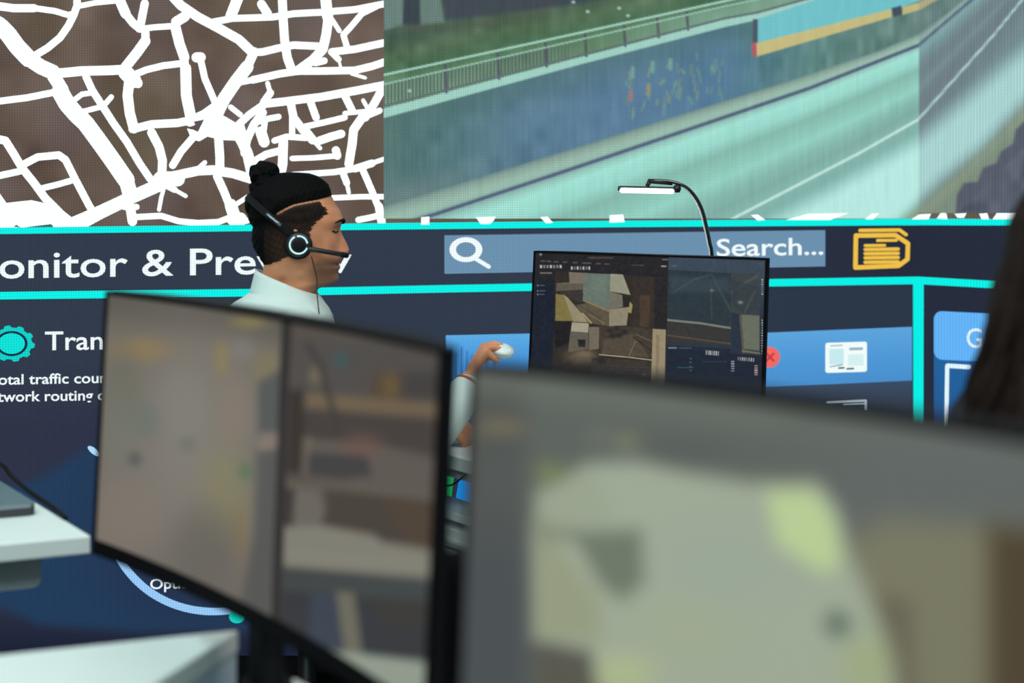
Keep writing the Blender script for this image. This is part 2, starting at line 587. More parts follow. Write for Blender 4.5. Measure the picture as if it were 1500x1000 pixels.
STREETS = [
    (12, [(-60, 5), (-10, 8), (20, 12), (50, 12)]), (9, [(50, 12), (80, 16), (100, 22), (108, 20)]),
    (11, [(112, -40), (113, 8), (108, 22), (100, 38), (88, 55), (70, 70), (50, 82)]),
    (8, [(115, 9), (140, 4), (172, 1)]), (15, [(168, -30), (176, 2), (184, 20)]), (12, [(184, 20), (195, 34), (205, 42)]),
    (25, [(-30, 20), (0, 38), (12, 50), (25, 68), (42, 86)]), (22, [(42, 86), (60, 98), (78, 106)]),
    (14, [(78, 108), (120, 104), (160, 103), (180, 102)]),
    (18, [(78, 112), (86, 124)]), (25, [(88, 134), (98, 152), (112, 168), (125, 180), (145, 207), (165, 235), (185, 264)]),
    (18, [(80, 112), (92, 132)]), (22, [(185, 264), (190, 282)]),
    (10, [(-20, 150), (0, 148), (40, 143), (85, 134)]),
    (11, [(126, 112), (135, 132), (150, 155), (166, 180), (186, 208), (205, 240), (220, 262)]),
    (8, [(104, 150), (120, 138), (134, 136)]), (8, [(112, 166), (130, 161), (150, 156)]), (8, [(150, 157), (163, 142)]),
    (15, [(190, 112), (187, 140), (190, 165), (196, 188)]),
    (12, [(212, 5), (206, 36)]), (9, [(203, 43), (225, 40), (256, 38)]), (12, [(213, 48), (213, 60)]),
    (15, [(213, 60), (200, 78), (184, 98), (186, 108)]), (14, [(196, 112), (202, 122)]), (22, [(184, 106), (196, 118)]),
    (15, [(258, 32), (271, 24)]), (15, [(257, 40), (263, 64), (270, 84)]), (11, [(270, 84), (272, 100)]), (16, [(272, 100), (273, 140), (280, 174)]),
    (10, [(190, 112), (215, 102), (240, 96), (266, 93)]),
    (14, [(240, -30), (252, -6), (265, 8), (290, 25), (320, 41), (350, 58), (370, 77)]),
    (14, [(372, 76), (364, 94)]), (19, [(362, 98), (345, 120), (328, 145), (318, 165)]),
    (10, [(308, 33), (340, 27), (400, 25), (430, 20), (470, 18), (520, 14), (566, 5)]), (16, [(355, -20), (338, 24)]),
    (15, [(288, 84), (294, 84)]), (10, [(294, 88), (300, 115), (316, 152)]),
    (15, [(278, 178), (300, 168), (322, 152)]), (8, [(338, 157), (352, 168)]), (9, [(350, 121), (375, 116), (410, 108)]),
    (13, [(383, 6), (392, 20)]), (13, [(412, -30), (415, 30), (417, 60), (421, 85), (428, 104)]),
    (16, [(474, -30), (480, 25)]), (14, [(481, 25), (478, 50), (473, 72), (458, 88), (437, 103)]),
    (11, [(368, 77), (385, 76), (410, 70), (430, 66), (474, 68)]),
    (11, [(370, 117), (410, 108), (437, 104), (470, 104), (520, 103), (545, 97), (566, 90)]), (5, [(515, 108), (535, 114)]),
    (11, [(486, 76), (520, 72), (566, 62)]), (7, [(486, 28), (497, 45)]), (9, [(552, 9), (530, 20), (515, 38), (503, 51), (508, 68)]),
    (9, [(486, 77), (496, 87)]), (4, [(496, 87), (499, 98)]), (10, [(462, 92), (475, 89)]),
    (7, [(392, 122), (396, 136)]), (11, [(396, 136), (386, 150)]), (11, [(350, 182), (365, 168), (388, 152)]),
    (12, [(388, 152), (430, 147), (470, 142), (520, 133), (566, 124)]), (10, [(385, 155), (378, 175)]),
    (11, [(455, 150), (463, 172)]), (11, [(505, 140), (516, 162)]), (12, [(426, 152), (430, 172), (445, 192)]), (9, [(428, 150), (428, 196)]),
    (12, [(559, 132), (548, 152), (535, 172)]), (7, [(505, 166), (545, 162)]), (6, [(532, 147), (542, 165)]),
    (12, [(-20, 200), (8, 206), (20, 225), (33, 247), (50, 268), (66, 290), (90, 314), (104, 325)]),
    (10, [(-20, 259), (0, 257), (28, 251)]), (11, [(32, 242), (55, 230), (86, 227), (96, 234), (110, 262), (130, 300), (136, 310)]),
    (9, [(60, 276), (85, 270), (106, 264)]), (9, [(-8, 280), (6, 300)]),
    (19, [(126, 326), (190, 290), (235, 270)]), (22, [(235, 262), (260, 262)]),
    (12, [(194, 189), (222, 182), (260, 180), (280, 176)]),
    (13, [(222, 194), (233, 215), (238, 235), (237, 258)]), (11, [(284, 200), (265, 222), (253, 242)]),
    (13, [(320, 200), (322, 230), (322, 250)]), (14, [(232, 262), (262, 256), (290, 250), (312, 249), (342, 254), (368, 262)]), (7, [(290, 247), (300, 238)]),
    (9, [(240, 270), (256, 278)]), (6, [(256, 278), (272, 287)]), (6, [(240, 275), (236, 290), (233, 307)]),
    (12, [(318, 258), (328, 280), (336, 300)]), (18, [(338, 300), (345, 325)]), (7, [(343, 301), (360, 290), (370, 284)]),
    (16, [(346, 192), (356, 210), (363, 226), (370, 258)]), (12, [(358, 224), (362, 204), (372, 182), (385, 165)]),
    (14, [(191, 305), (194, 336)]), (9, [(196, 318), (236, 316), (262, 324), (290, 331), (320, 325), (346, 315)]), (9, [(182, 303), (200, 303)]),
    (20, [(342, 326), (352, 334)]), (9, [(352, 325), (362, 323)]),
    (9, [(380, 178), (392, 174), (408, 171)]), (16, [(382, 193), (387, 208)]), (9, [(388, 178), (386, 192)]),
    (11, [(366, 240), (390, 226), (413, 220)]), (14, [(415, 207), (414, 240), (411, 256)]), (9, [(402, 206), (420, 200), (448, 202)]),
    (13, [(446, 190), (458, 205)]), (6, [(458, 205), (469, 217)]), (9, [(444, 186), (480, 178), (505, 172)]), (12, [(468, 206), (485, 200), (500, 196)]),
    (8, [(428, 232), (460, 231), (495, 228)]), (12, [(492, 220), (494, 228)]), (13, [(532, 170), (518, 190), (516, 210), (511, 240)]),
    (9, [(532, 172), (556, 162)]), (9, [(430, 256), (490, 252), (520, 247)]), (11, [(520, 247), (545, 239)]), (7, [(545, 239), (562, 233)]),
    (10, [(502, 252), (508, 268)]), (6, [(508, 268), (511, 282)]), (10, [(532, 250), (545, 280), (553, 300)]), (12, [(555, 302), (559, 330)]),
    (8, [(480, 290), (530, 288), (563, 288)]), (9, [(525, 322), (545, 318), (556, 315)]),
]
# more of the street plan beyond the edges of the view
_r = np.random.default_rng(21)
_gx, _gy = np.arange(-410, 600, 66), np.arange(-225, 350, 60)
_N = {(i, j): (x + _r.uniform(-20, 20), y + _r.uniform(-18, 18)) for i, x in enumerate(_gx) for j, y in enumerate(_gy)}
for (i, j), p_ in _N.items():
    for q_ in ((i + 1, j), (i, j + 1)):
        if q_ in _N and _r.random() < .78:
            a_, b_ = p_, _N[q_]
            out_ = lambda c: c[0] < -14 or c[1] < -14
            if out_(a_) and out_(b_) and max(a_[1], b_[1]) < 322 and max(a_[0], b_[0]) < 560 and min(a_[1], b_[1]) > -215:
                m_ = ((a_[0] + b_[0]) / 2 + _r.uniform(-9, 9), (a_[1] + b_[1]) / 2 + _r.uniform(-9, 9))
                STREETS.append((_r.uniform(8, 16), [a_, m_, b_]))
WHITE = (262, 275, 273)
w = WP(.004)
for width, pts in STREETS: w.line([(min(x, 566), min(y, 331 - width / 2)) for x, y in pts], width, WHITE, 'L')
w.poly([(-40, 301), (10, 297), (46, 293), (64, 297), (100, 320), (140, 303), (190, 280), (202, 288), (165, 312), (125, 334), (-40, 336)], WHITE)
w.poly([(274, 188), (283, 190), (290, 193), (300, 172), (322, 166), (346, 180), (356, 178), (362, 196), (348, 206), (325, 205), (304, 200), (292, 207), (280, 204)], WHITE)
w.build('street_lines', mw)
w = WP(.0045)
w.poly([(284, 178), (299, 175), (290, 193)], (92, 82, 82))
w.poly([(20, 332), (24, 329), (30, 333)], (70, 100, 100))
w.poly([(34, 333), (75, 328), (80, 334)], (60, 96, 96))
w.build('map_blocks', mw)
w = WP(.0068)
for pts in ([(617, 318), (629, 317), (629, 329), (617, 329)], [(697, 318), (726, 317), (724, 322), (718, 328), (704, 328)],
            [(791, 318), (802, 317), (810, 326), (800, 327)], [(893, 315), (913, 314), (915, 325), (893, 326)],
            [(1100, 315), (1110, 314), (1121, 322), (1110, 323)], [(1151, 322), (1184, 313), (1243, 312), (1216, 322)],
            [(1267, 321), (1277, 313), (1288, 312), (1279, 321)], [(1335, 321), (1345, 315), (1345, 321)]):
    w.poly(pts, WHITE, 'L')
for pts in ([(1345, 314), (1364, 313), (1360, 321), (1345, 321)], [(1372, 320), (1378, 312), (1386, 312), (1388, 321)],
            [(1398, 313), (1416, 312), (1412, 319), (1403, 319)], [(1434, 313), (1446, 312), (1449, 321), (1438, 321)], [(1454, 321), (1460, 312), (1560, 312), (1560, 321)]):
    w.poly(pts, WHITE, 'R')
w.build('street_lines', mw)


# --- the road camera picture
def interp(X, pts):
    pts = np.array(pts, float)
    sl = (pts[1, 1] - pts[0, 1]) / (pts[1, 0] - pts[0, 0])
    sr = (pts[-1, 1] - pts[-2, 1]) / (pts[-1, 0] - pts[-2, 0])
    y = np.interp(X, pts[:, 0], pts[:, 1])
    y = np.where(X < pts[0, 0], pts[0, 1] + sl * (X - pts[0, 0]), y)
    return np.where(X > pts[-1, 0], pts[-1, 1] + sr * (X - pts[-1, 0]), y)


def sm(a, b, x): 
    t = np.clip((x - a) / (b - a), 0, 1)
    return t * t * (3 - 2 * t)


R_TOPRAIL = [(561, 110), (799, 59), (1060, 2)]
R_CURB0 = [(561, 159), (729, 115), (1060, 29), (1110, 20), (1196, -4)]
R_CURB1 = [(561, 173), (855, 93), (1060, 40), (1105, 30), (1196, 4)]
R_WALLB = [(561, 302), (708, 258), (837, 218), (1060, 148), (1150, 120), (1290, 73), (1346, 49), (1385, 21), (1409, 0)]
R_DARK = [(561, 336), (638, 313), (837, 247), (1000, 192), (1185, 129), (1345, 66), (1422, 0)]
R_WHITE = [(640, 547), (1091, 311), (1259, 224), (1345, 175), (1455, 52), (1497, 0)]


def road_paint(X, Y):
    p = Paint(X, Y, (128, 172, 160))
    yd = interp(X, R_DARK); yw = interp(X, R_WHITE)
    s = (Y - yd) / np.maximum(yw - yd, 12)
    r = X > 1345
    stops = np.array([0, .05, .10, .22, .34, .48, .58, .72, .86, .98, 1.15, 1.5])
    cl = np.array([(120, 160, 150), (150, 200, 190), (160, 224, 210), (152, 215, 202), (132, 184, 171), (140, 197, 183), (147, 208, 194), (134, 184, 172), (126, 172, 164), (134, 182, 172), (124, 172, 164), (128, 176, 168)], float)
    cr = np.array([(110, 140, 142), (132, 172, 170), (134, 174, 172), (122, 152, 152), (116, 136, 138), (114, 134, 136), (122, 146, 146), (114, 132, 134), (112, 128, 132), (118, 134, 138), (112, 132, 136), (118, 142, 144)], float)
    for k in range(3):
        a = np.interp(s, stops, cl[:, k]); b = np.interp(s, stops, cr[:, k])
        p.C[:, k] = np.where(r, b, a)
    # broad bright streak on the near lane
    p.poly([(1090, 345), (1230, 270), (1345, 205), (1420, 140), (1510, 62), (1640, -40), (1700, -40), (1700, 40), (1510, 140), (1440, 215), (1380, 262), (1320, 325), (1250, 360)], (186, 236, 228), 20, .95)
    p.poly([(1300, 345), (1380, 272), (1440, 225), (1512, 146), (1700, 30), (1700, 345)], (128, 146, 124), 14)
    p.line([(1330, 330), (1400, 268), (1470, 200), (1510, 158)], 12, (146, 160, 128), 6, .7)
    p.poly([(1398, 330), (1402, 285), (1412, 268), (1432, 266), (1440, 246), (1460, 238), (1466, 222), (1484, 210), (1488, 190), (1500, 178), (1560, 150), (1700, 100), (1700, 330)], (84, 88, 100), 2.5)
    p.noise(16, 9, 9, mask=(X > 1395) & (Y > 170) & (X - 1395 + (Y - 330) > -10))
    # white lane line
    p.mix((190, 228, 220), sm(3.2, 1.4, np.abs(Y - yw)))
    # kerb and dark gutter line
    yb = interp(X, R_WALLB)
    t = (Y - yb) / np.maximum(yd - yb, 4)
    m = (Y > yb - 1) & (Y < yd + 1)
    kc = np.stack([np.interp(t, [0, .2, .55, .8, 1], v) for v in ((105, 134, 150, 150, 120), (136, 160, 184, 186, 150), (132, 150, 168, 172, 148))], -1)
    p.C = np.where(m[:, None], kc, p.C)
    p.mix((84, 98, 122), sm(3.6, 1.6, np.abs(Y - yd - .5)))
    # blue retaining wall
    yc = interp(X, R_CURB1)
    m = sm(-1.2, 1.2, Y - yc) * sm(1.2, -1.2, Y - yb)
    wc = np.stack([np.interp(X, [560, 650, 760, 900, 1060, 1110, 1200, 1345], v) for v in ((84, 82, 88, 92, 84, 86, 92, 100), (116, 118, 122, 126, 122, 126, 132, 128), (112, 122, 142, 154, 150, 138, 126, 122))], -1)
    p.C = p.C * (1 - m[:, None]) + wc * m[:, None]
    p.noise(22, 4, 5, mask=m); p.noise(9, 7, 6, mask=m * (X > 1100), sx=1, sy=.4)
    p.mix((78, 112, 106), m * sm(60, 5, Y - yc) * .45)
    p.mix((112, 130, 130), m * sm(40, 4, yb - Y) * sm(760, 600, X) * .6)
    rr = np.random.default_rng(5)
    for i in range(46):
        x = rr.uniform(915, 1065); y = interp(np.array([x]), R_CURB1)[0] + rr.uniform(28, 95)
        c = [(112, 158, 140), (138, 158, 120), (118, 140, 120)][i % 3]
        p.line([(x, y), (x + rr.uniform(-5, 5), y + rr.uniform(4, 15))], rr.uniform(2, 5), c, 1.6, .55)
    for (x, y, c) in ((924, 139, (176, 120, 110)), (950, 130, (168, 150, 100)), (956, 97, (124, 176, 158)), (982, 93, (124, 176, 158)), (927, 105, (124, 170, 158))):
        p.line([(x, y - 5), (x, y + 7)], 6, c, 2, .7)
    # bright coping
    yc0 = interp(X, R_CURB0)
    m = sm(-1.5, 1.5, Y - yc0) * sm(1.5, -1.5, Y - yc)
    p.mix((158, 206, 192), m)
    # grass bank and railing
    yt = interp(X, R_TOPRAIL)
    g = Y < yc0
    gc = np.stack([np.interp(Y - yt, [-110, -60, -25, -6, 8, 40], v) for v in ((60, 68, 84, 74, 90, 108), (76, 88, 110, 108, 126, 144), (74, 80, 82, 80, 96, 110))], -1)
    p.C = np.where(g[:, None], gc, p.C)
    p.noise(14, 5, 7, mask=g); p.noise(40, 6, 8, mask=g, sx=.6)
    p.mix((138, 176, 160), g * sm(850, 1050, X) * sm(0, 14, Y - yt) * .6)
    p.poly([(560, -40), (600, -40), (592, 38), (562, 44)], (104, 128, 122), 3)
    p.poly([(592, -40), (618, -40), (614, 36), (590, 36)], (56, 66, 74), 3)
    p.poly([(614, -40), (640, -40), (652, 34), (616, 38)], (102, 126, 118), 3)
    p.poly([(650, -40), (1000, -40), (920, -8), (790, 14), (700, 24), (652, 28)], (64, 72, 80), 6)
    p.line([(585, 42), (700, 36), (800, 18)], 10, (80, 92, 72), 5, .7)
    rel = (Y - yt) / np.maximum(yc0 - yt, 4)
    band = (rel > .28) & (rel < .9)
    st = .5 + .5 * np.sin(X * 2 * math.pi / (5.2 + 0 * X))
    p.mix((78, 86, 92), band * st * sm(880, 780, X) * .75)
    p.mix((150, 192, 170), band * (1 - st) * sm(860, 600, X) * .35)
    for x in (652, 729, 799, 857, 914, 963, 1006):
        y0 = interp(np.array([x]), R_TOPRAIL)[0]; y1 = interp(np.array([x]), R_CURB0)[0]
        p.line([(x, y0 + 4), (x + 2, y1)], 4, (82, 84, 96), 1, .85)
    for q, wd, c in ((0, 3.2, (168, 212, 196)), (.28, 2.4, (150, 192, 176)), (.93, 3, (96, 110, 116))):
        yy = yt + q * (yc0 - yt)
        p.mix(c, sm(wd * .8, wd * .3, np.abs(Y - yy)) * .9)
    for (x, y) in ((861, 17), (907, 12), (920, 23), (840, 3), (600, 133)):
        p.blob(x, y, 3, 2.4, (190, 220, 212), .8)
    # moving lorry behind the wall
    p.poly([(1103, 28), (1111, 28), (1111, 66), (1103, 66)], (74, 86, 100), 1.2)
    p.poly([(1110, 28), (1200, -2), (1250, -30), (1420, -60), (1420, -30), (1345, 2), (1304, 17), (1110, 64)], (112, 192, 200), 1.5)
    p.poly([(1104, 64), (1200, 40), (1306, 13), (1306, 25), (1200, 56), (1108, 83)], (196, 186, 128), 1.5)
    p.poly([(1101, 64), (1108, 62), (1109, 83), (1102, 82)], (180, 92, 100), 1.2)
    p.poly([(1322, 10), (1345, 4), (1380, -14), (1380, -4), (1348, 14), (1322, 22)], (190, 182, 128), 1.5)
    p.poly([(1306, 12), (1320, 8), (1321, 21), (1309, 25)], (66, 78, 92), 1.5)
    p.mix((96, 112, 128), r * .18)
    p.noise(3.1, 2.0, 11, sy=.08)
    return p.C


wall_grid('road_camera_window', 562, 1345, -120, 320, 1.5, .0055, lambda X, Y: road_paint(X, Y))
_rv = wall_grid('road_camera_window', 1345, 1640, -110, 312, 2.4, .0055, lambda X, Y: road_paint(X, Y), side='R')

CYAN = (2, 240, 230)
w = WP(.005)
def hband(w, pts, wd, side):
    for (x0, y0), (x1, y1) in zip(pts[:-1], pts[1:]):
        w.poly([(x0, y0 - wd / 2), (x1, y1 - wd / 2), (x1, y1 + wd / 2), (x0, y0 + wd / 2)], CYAN, side)
hband(w, [(-420, 344), (0, 338), (560, 331.5), (900, 328), (1345, 325)], 9.5, 'L')
hband(w, [(1345, 325), (1700, 326)], 9.5, 'R')
w.build('divider_line', vw)
w = WP(.005)
hband(w, [(-420, 440), (0, 433), (370, 428.5), (640, 423), (1130, 414), (1345, 410.5)], 11, 'L')
hband(w, [(1345, 410.5), (1469, 417.5), (1700, 431)], 11, 'R')
w.build('divider_line', vw)
w = WP(.006)
w.poly([(1337.5, 411), (1345, 411), (1345, 800), (1338.5, 800)], CYAN, 'L')
w.poly([(1345, 411), (1353, 411), (1352, 800), (1345, 800)], CYAN, 'R')
w.build('divider_line', vw)

WTXT = (240, 250, 252)
WP(.005).text('M', -53, -10, 409, 408, 38, WTXT).text('onitor & Preview', -1, 515, 407.5, 398.5, 38, WTXT, bold=.008).build('title_text', vw)
w = WP(.005)
w.poly([(651, 344.5), (1209, 337), (1209, 390), (651, 401)], (106, 144, 174))
sb = w.build('search_box', vw)
w = WP(.007)
w.ring(682.5, 365.5, 14.5, 24, WTXT, ky=.76).line([(697, 379), (716, 390.5)], 6, WTXT)
w.build('magnifier_icon', sb)
WP(.007).text('Search...', 1050, 1206, 375, 372.5, 24.5, WTXT, bold=.012).build('search_text', sb)
YEL = (238, 192, 72)
w = WP(.007)
fc = lambda *z: [(1100 + a / 2.94, 300 + b / 2.94) for a, b in z]
w.line(fc((452, 132), (622, 130), (676, 166), (674, 234), (636, 262), (450, 270), (452, 132)), 6.6, YEL)
w.line(fc((470, 110), (640, 108), (668, 128)), 5.2, YEL)
w.line(fc((545, 153), (626, 152)), 4.4, YEL).line(fc((492, 175), (576, 174)), 4.4, YEL)
for y in (191, 209, 227, 246): w.line(fc((492, y + 1), (634, y - 1)), 5.0, YEL)
w.build('folder_icon', vw)
# left column of the dashboard
w = WP(.005)
n = 10
pts = []
for k in range(n * 8):
    a = 2 * math.pi * k / (n * 8); q = 1.0 if (k % 8) < 4 else .88
    pts.append((17 + 34 * q * math.cos(a), 503 + 26.5 * q * math.sin(a)))
w.poly(pts, (8, 208, 200))
gi = w.build('gear_icon', vw)
w = WP(.0065).disc(17, 503, 23.5, 18.5, (20, 40, 66)); w.build('gear_ring', gi)
w = WP(.0075).disc(17, 503, 19.5, 15.2, (6, 224, 214)); w.build('gear_hub', gi)
WP(.005).text('Transport', 66, 252, 512.5, 510, 26.5, WTXT, bold=.01).build('heading_text', vw)
w = WP(.005)
w.text('Total traffic count', -18, 167, 563.5, 560, 14.5, WTXT, bold=.014)
w.text('network routing of', -26, 164, 588.5, 585.5, 14.5, WTXT, bold=.014)
w.build('caption_text', vw)
w = WP(.005)
GC = (312, 742)
w.ring(312, 755, 146.5, 158.5, (150, 200, 246), 76, 158, 50, .92)
w.ring(312, 755, 146.5, 158.5, (150, 200, 246), 232, 330, 40, .92)
dg = w.build('dial_gauge', vw)
w = WP(.006).disc(347, 903, 11.5, 9.5, (12, 212, 196)); w.build('dial_marker', dg)
w = WP(.006)
a = np.linspace(0, 2 * math.pi, 24, endpoint=False)
w.poly([(137.5 + 11 * math.cos(q) * .8 - 3.5 * math.sin(q) * .6, 660.5 + 11 * math.cos(q) * .6 + 4.8 * math.sin(q) * .8) for q in a], (176, 218, 250))
w.build('dial_marker', dg)
WP(.006).text('Options', 220, 300, 862.5, 860, 14.5, WTXT, bold=.012).build('dial_text', dg)
# coloured chart pieces seen below the far desk
w = WP(.005)
w.poly([(654, 655), (669, 655), (657.5, 760), (653, 760)], (22, 200, 112))
w.poly([(681, 655), (740, 655), (740, 760), (662, 760)], (18, 146, 236))
w.build('chart_wedges', vw)
w = WP(.003)
w.poly([(1100, 488), (1336, 478.5), (1336, 520), (1100, 528)], [(92, 164, 220), (92, 164, 220), (78, 152, 214), (78, 152, 214)])
w.poly([(1100, 528), (1336, 520), (1336, 557), (1100, 568)], [(78, 152, 214), (78, 152, 214), (72, 142, 204), (72, 142, 204)])
w.poly([(1100, 568), (1336, 557), (1336, 620), (1100, 640)], [(58, 74, 96), (58, 74, 96), (46, 52, 70), (46, 52, 70)])
w.build('toolbar', vw)
w = WP(.003)
w.poly([(653, 491), (800, 488), (800, 520), (653, 520)], [(92, 172, 230)] * 2 + [(74, 152, 218)] * 2)
w.poly([(653, 520), (800, 520), (800, 600), (653, 600)], [(74, 152, 218)] * 2 + [(60, 130, 200)] * 2)
w.poly([(640, 600), (800, 600), (800, 690), (640, 690)], (62, 80, 108))
bc = w.build('bar_chart', vw)
w = WP(.0045)
for i, x in enumerate((660, 667, 676, 684, 692, 701, 713, 724)):
    y0 = (512, 516, 508, 514, 520, 512, 517, 511)[i]
    w.poly([(x - 1.8, y0), (x + 1.8, y0), (x + 1.8, 600), (x - 1.8, 600)], [(66, 134, 200)] * 2 + [(36, 80, 142)] * 2)
w.build('chart_bars', bc)
w = WP(.004).poly([(1368, 500), (1700, 500), (1700, 700), (1368, 700)], [(34, 100, 160)] * 2 + [(32, 80, 136)] * 2)
w.build('side_pane', vw)
w = WP(.005).disc(1128, 523, 14.5, 15, (240, 104, 98))
rb = w.build('close_button', vw)
w = WP(.006).line([(1123, 518), (1133, 528)], 3.4, (196, 62, 66)).line([(1133, 518), (1123, 528)], 3.4, (196, 62, 66)); w.build('close_cross', rb)
w = WP(.005).rrect(1209, 502, 1270, 546, 3.5, (240, 252, 250), -.03)
ci = w.build('card_icon', vw)
w = WP(.006)
w.rrect(1215, 511, 1236, 534, 2, (196, 234, 240), -.03)
w.rrect(1244, 509, 1264, 513, 1, (150, 178, 190), -.03)
w.rrect(1242, 519, 1265, 536, 2, (214, 240, 240), -.03)
w.line([(1216, 537), (1234, 534)], 1.6, (120, 150, 160)).line([(1229, 539), (1236, 538.5)], 2.6, (60, 90, 110)).line([(1241, 540), (1250, 539.5)], 2.6, (60, 90, 110))
w.line([(1217, 506.5), (1234, 505.5)], 1.6, (150, 178, 190))
w.build('card_details', ci)
w = WP(.005).line([(1212, 590), (1268, 587)], 3.4, (206, 226, 236)).line([(1236, 593), (1268, 591.5)], 2, (206, 226, 236)).line([(1268, 587), (1268, 600)], 3.4, (206, 226, 236))
w.build('card_icon', vw)
w = WP(.006).rrect(1368, 455, 1560, 526, 12, (98, 178, 246), .05)
bt = w.build('tab_button', vw)
WP(.007).text('General', 1416, 1530, 508.5, 514, 28, (226, 244, 250), bold=.002).build('tab_text', bt)
w = WP(.006).line([(1420, 537.5), (1388, 535.5)], 6.5, (226, 246, 255)).line([(1387.5, 536), (1386, 640)], 6, (226, 246, 255))
w.build('bracket_mark', vw)

# ------------------------------------------------------------------ desks
d1 = np.array([.61, -.792]); n1 = np.array([.792, .61])


def desk(name, poly, ztop, label, thick=.028, legs=(), mat=M_WHITE, loc=None, bev=.003, apron=None):
    c = np.mean(poly, 0)
    o = thing(name, (float(c[0]), float(c[1]), 0), label, 'desk')
    MB().prism(poly, ztop - thick, ztop).build('desktop', mat, o, bevel=bev)
    for (x, y) in legs:
        MB().hexa((x, y, (ztop - thick) / 2), (.028, 0, 0), (0, .028, 0), (0, 0, (ztop - thick) / 2)).build('leg', M_CAB, o, bevel=.003)
    return o


A = at_z(350., 921., .75)[:2]
Bp = at_z(-260., 985., .75)[:2]
Dd = A + d1 * 1.5
Cc = Dd - n1 * .75
A2 = at_z(228., 1000., .75)[:2]
A3 = A + (A2 - A) * 3.4
Bf = np.array([-1.35, 1.0])
near = desk('office_desk', [A, Bp, Bf, A3], .75, 'white desk at the bottom left corner in front of the lower wall', .03,
            [Bp + (.12, -.06), Bf + (.06, .05)], bev=.004)
ed_ = (A3 - A) / np.linalg.norm(A3 - A); en_ = np.array([ed_[1], -ed_[0]])
en_ = en_ if en_[0] < 0 else -en_
M_SIDE = principled('blue_grey_laminate', (186, 206, 218), .5, bump=.03, scale=300)
ce_ = (A + A3) / 2 + en_ * .012
MB().hexa((*ce_, .36), (*(ed_ * np.linalg.norm(A3 - A) * .495), 0), (*(en_ * .01), 0), (0, 0, .36)).build('side_panel', M_SIDE, near)
dn = lambda d_, n_: d1 * d_ + n1 * n_
bench = desk('monitor_bench', [dn(-1.60, .80), dn(-1.60, .885), dn(-.25, .885), dn(-.25, .66)], .70, 'narrow pale bench carrying the two blurred foreground monitors', .03,
             [dn(-1.54, .845), dn(-.30, .85), dn(-.30, .70)])
bench['category'] = 'bench'

C0 = at_z(133., 784., .75)[:2]
e1 = np.array([-.588, .81]); e2 = np.array([-.925, -.38])
Lp = [C0, C0 + e1 * 1.05, C0 + e1 * 1.05 + e2 * .8, C0 + e2 * .8]
ld = desk('office_desk', Lp, .75, 'white desk at the left edge carrying the laptop', .03,
          [C0 + e1 * .95 + e2 * .1, C0 + e1 * .95 + e2 * .72, C0 + e1 * .12 + e2 * .72])
# tray below the front edge
mid = C0 + e2 * .32 + e1 * .10
MB().rbox((mid[0], mid[1], .685), (*(e2 * .27), 0), (0, 0, .034), (*(e1 * .012), 0), .014).build('modesty_rail', M_GREYP, ld)

E0 = at_z(666., 668., .73)[:2]
E1 = E0 + d1 * .62; E2 = E0 - d1 * .25
fd = desk('office_desk', [E2, E2 + n1 * .72, E1 + n1 * .72, E1], .73, 'white desk in front of the video wall where the man in headset works', .03,
          [E1 + n1 * .08 - d1 * .08, E1 + n1 * .64 - d1 * .08, E2 + n1 * .62 + d1 * .08], bev=.002)
MB().hexa((*(E0 + d1 * .18 + n1 * .03), .688), (*(d1 * .40), 0), (*(n1 * .01), 0), (0, 0, .012)).build('rail', M_GREYP, fd)

# slim cabinet below it
q0 = at_z(668., 749., .60)[:2] + d1 * .02
cb = thing('slim_cabinet', (float(q0[0]), float(q0[1]), 0), 'slim pale grey drawer cabinet under the desk of the man in headset', 'cabinet')
MB().hexa((*(q0 + n1 * .035), .28), (*(d1 * .15), 0), (*(n1 * .033), 0), (0, 0, .28)).build('body', M_CAB, cb, bevel=.003)
MB().hexa((*(q0 + n1 * .033), .5905), (*(d1 * .158), 0), (*(n1 * .042), 0), (0, 0, .0095)).build('top_board', M_WHITE, cb, bevel=.002)
for k, (z0, z1) in enumerate(((.30, .562), (.03, .292))):
    dr = MB().hexa((*(q0 - n1 * .0), (z0 + z1) / 2), (*(d1 * .142), 0), (*(n1 * .006), 0), (0, 0, (z1 - z0) / 2)).build('drawer', M_CAB, cb, bevel=.002)
    MB().hexa((*(q0 - n1 * .012), z1 - .03), (*(d1 * .05), 0), (*(n1 * .006), 0), (0, 0, .005)).build('handle', M_GREYP, dr)

# power cable hanging below the far desk
pts = [at_y(684., 693., 3.02), at_y(676., 700., 3.03), at_y(667., 707., 3.04), at_y(658., 711., 3.05), at_y(640., 709., 3.06), at_y(610., 690., 3.08)]
o = MB().tube(spline(pts, 30), .0022, 8).build('power_cable', M_BLACK, None, True)
tag(o, 'thin black cable looping below the far white desk in front of green and blue shapes', 'cable')


# ------------------------------------------------------------------ monitors
def curved_pt(p, t, v, W, Hh, back=0.0):
    X, Y, ztp, yaw, R, tilt = p
    a = (t - .5) * W / R
    lx = (R + back) * np.sin(a); ly = -(R - (R + back) * np.cos(a)) * 1.0
    lz = -np.asarray(v, float) * Hh
    b2 = ly + lz * math.sin(tilt)
    z2 = lz * math.cos(tilt)
    cy, sy = math.cos(yaw), math.sin(yaw)
    return np.stack([X + lx * cy - b2 * sy, Y + lx * sy + b2 * cy, ztp + z2 + 0 * lx], -1)


